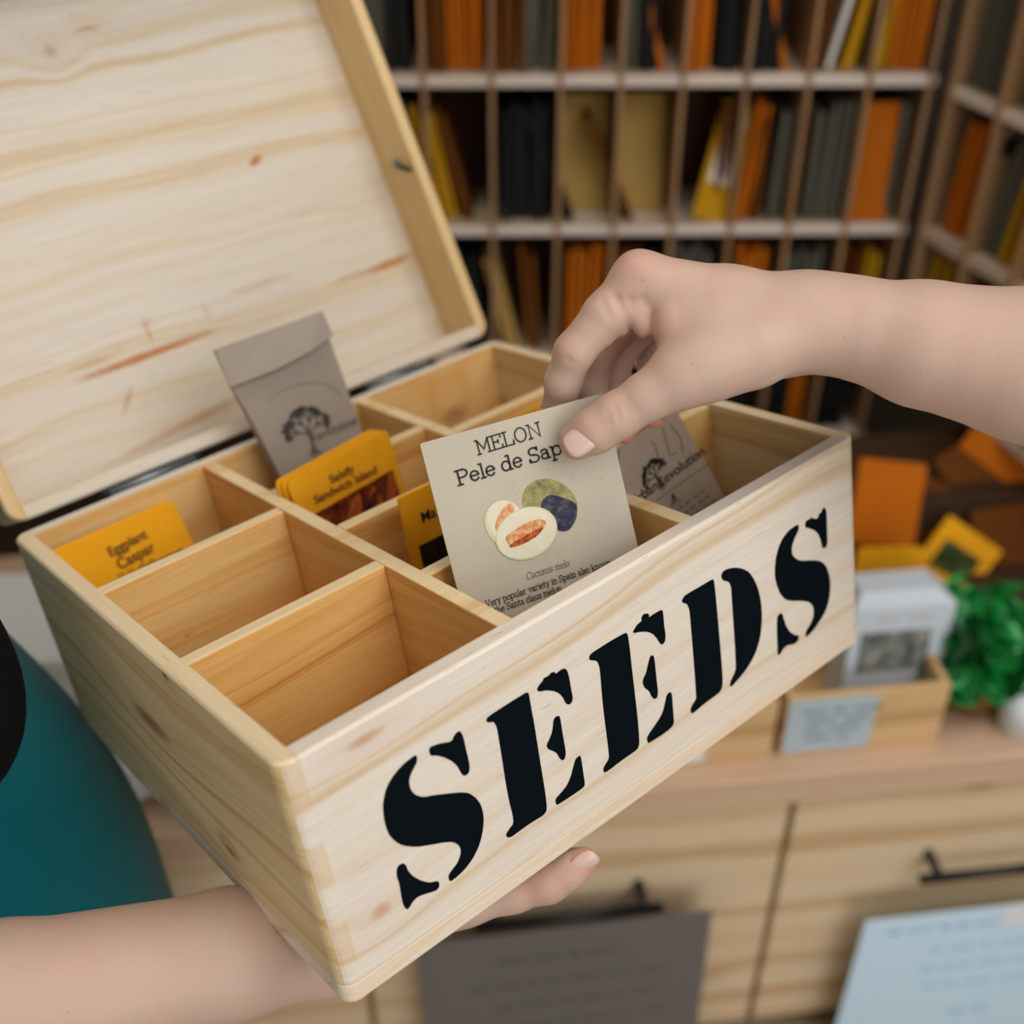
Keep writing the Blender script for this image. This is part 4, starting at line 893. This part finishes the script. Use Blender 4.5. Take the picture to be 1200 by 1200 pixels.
# packets lying loose at the back of the counter
def loose(u, v, y, w_, h, rot, lean, c, label, pic=None):
    d = at(u, v, 1.0)-CAM_POS; p = CAM_POS+d*(y/d[1])
    mx = Matrix.Translation(p) @ Matrix.Rotation(.1, 4, 'Z') @ Matrix.Rotation(-lean, 4, 'X') @ Matrix.Rotation(rot, 4, 'Y') @ Matrix.Translation((0, 0, -h/2))
    e = empty('seed_packet', mx); tag(e, label, 'seed packet'); packet_body('paper_sleeve', w_, h, .004, COLR[c][0] if c != 'Y' else M['yellow'], e)
    if pic: box('photo_print', (-w_*.32, -.0006, h*.30), (w_*.32, 0, h*.78), pic, e, 0)
    return e
stand = empty('display_stand', CT @ Matrix.Translation((.15, .19, .541))); tag(stand, 'dark stepped wooden stand at the back of the counter carrying loose packets', 'stand')
md_ = flat('dark_wood', (60, 38, 18), .7, var=.2, scale=20)
box('step', (-.10, 0, 0), (.42, .08, .07), md_, stand); box('step', (-.10, .081, 0), (.42, .24, .15), md_, stand)
loose(1040, 590, 1.19, .085, .105, .15, .45, 'o', 'plain orange packet leaning on the rear of the stand just right of the box corner')
loose(1112, 668, 1.16, .088, .112, .62, .35, 'Y', 'tilted yellow packet with a dark green photo, behind the white product box', blotch('green_photo', [(.3,(18,30,10)),(.5,(50,66,24)),(.7,(110,110,70))], 40))
loose(1082, 612, 1.21, .080, .105, .55, .4, 'b', 'brown packet lying half behind the tilted yellow one')
loose(1035, 685, 1.10, .080, .100, .06, .1, 'Y', 'yellow packet peeking out just above the white product box')
loose(1090, 712, 1.12, .07, .09, .5, .5, 'Y', 'yellow packet low behind the right corner of the white product box')
loose(1178, 640, 1.19, .085, .105, -.1, .4, 'b', 'brown packet near the right edge above the green plant')
loose(1150, 560, 1.25, .085, .105, -.5, .5, 'b', 'dull brown packet slanting under the forearm at the right')
loose(1185, 520, 1.27, .085, .105, -.9, .5, 'o', 'orange packet tucked close under the forearm at the right edge')

# white bags on the counter behind the person
mwp = flat('white_plastic', (206, 206, 204), .35, .6, var=.1, scale=25)
def crumple(name, mx, sx, sy, sz, m, label, cat, seed=1):
    rnd = random.Random(seed); bm = bmesh.new(); bmesh.ops.create_icosphere(bm, subdivisions=4, radius=1)
    from mathutils import noise
    for v in bm.verts:
        n_ = noise.noise(v.co*2.2+Vector((seed, 0, 0)))*.28+noise.noise(v.co*6+Vector((0, seed, 0)))*.12
        v.co *= (1+n_); v.co = Vector((v.co.x*sx, v.co.y*sy, max(-.96, v.co.z)*sz+sz))
    me = bpy.data.meshes.new(name); bm.to_mesh(me); bm.free(); me.materials.append(m); o = bpy.data.objects.new(name, me); COL.objects.link(o)
    o.matrix_local = mx; tag(o, label, cat); return o
ca = empty('carton', CT @ Matrix.Translation((-.86, .17, .541)) @ Matrix.Rotation(-.12, 4, 'Z')); tag(ca, 'white carton on the counter, at the left edge above the teal dress', 'carton')
box('carton_body', (-.2, 0, 0), (.17, .15, .085), M['white'], ca, .004); box('carton_lid', (-.202, -.002, .0855), (.172, .152, .108), M['white'], ca, .003)
wavy(.1, 3, .09, .02, flat('brown_print', (150, 120, 104), .8), ca, .06, .003)
crumple('plastic_bag', CT @ Matrix.Translation((-.60, .085, .541)), .085, .07, .03, mwp, 'crumpled white plastic bag on the counter between the teal dress and the big box', 'bag', 7)
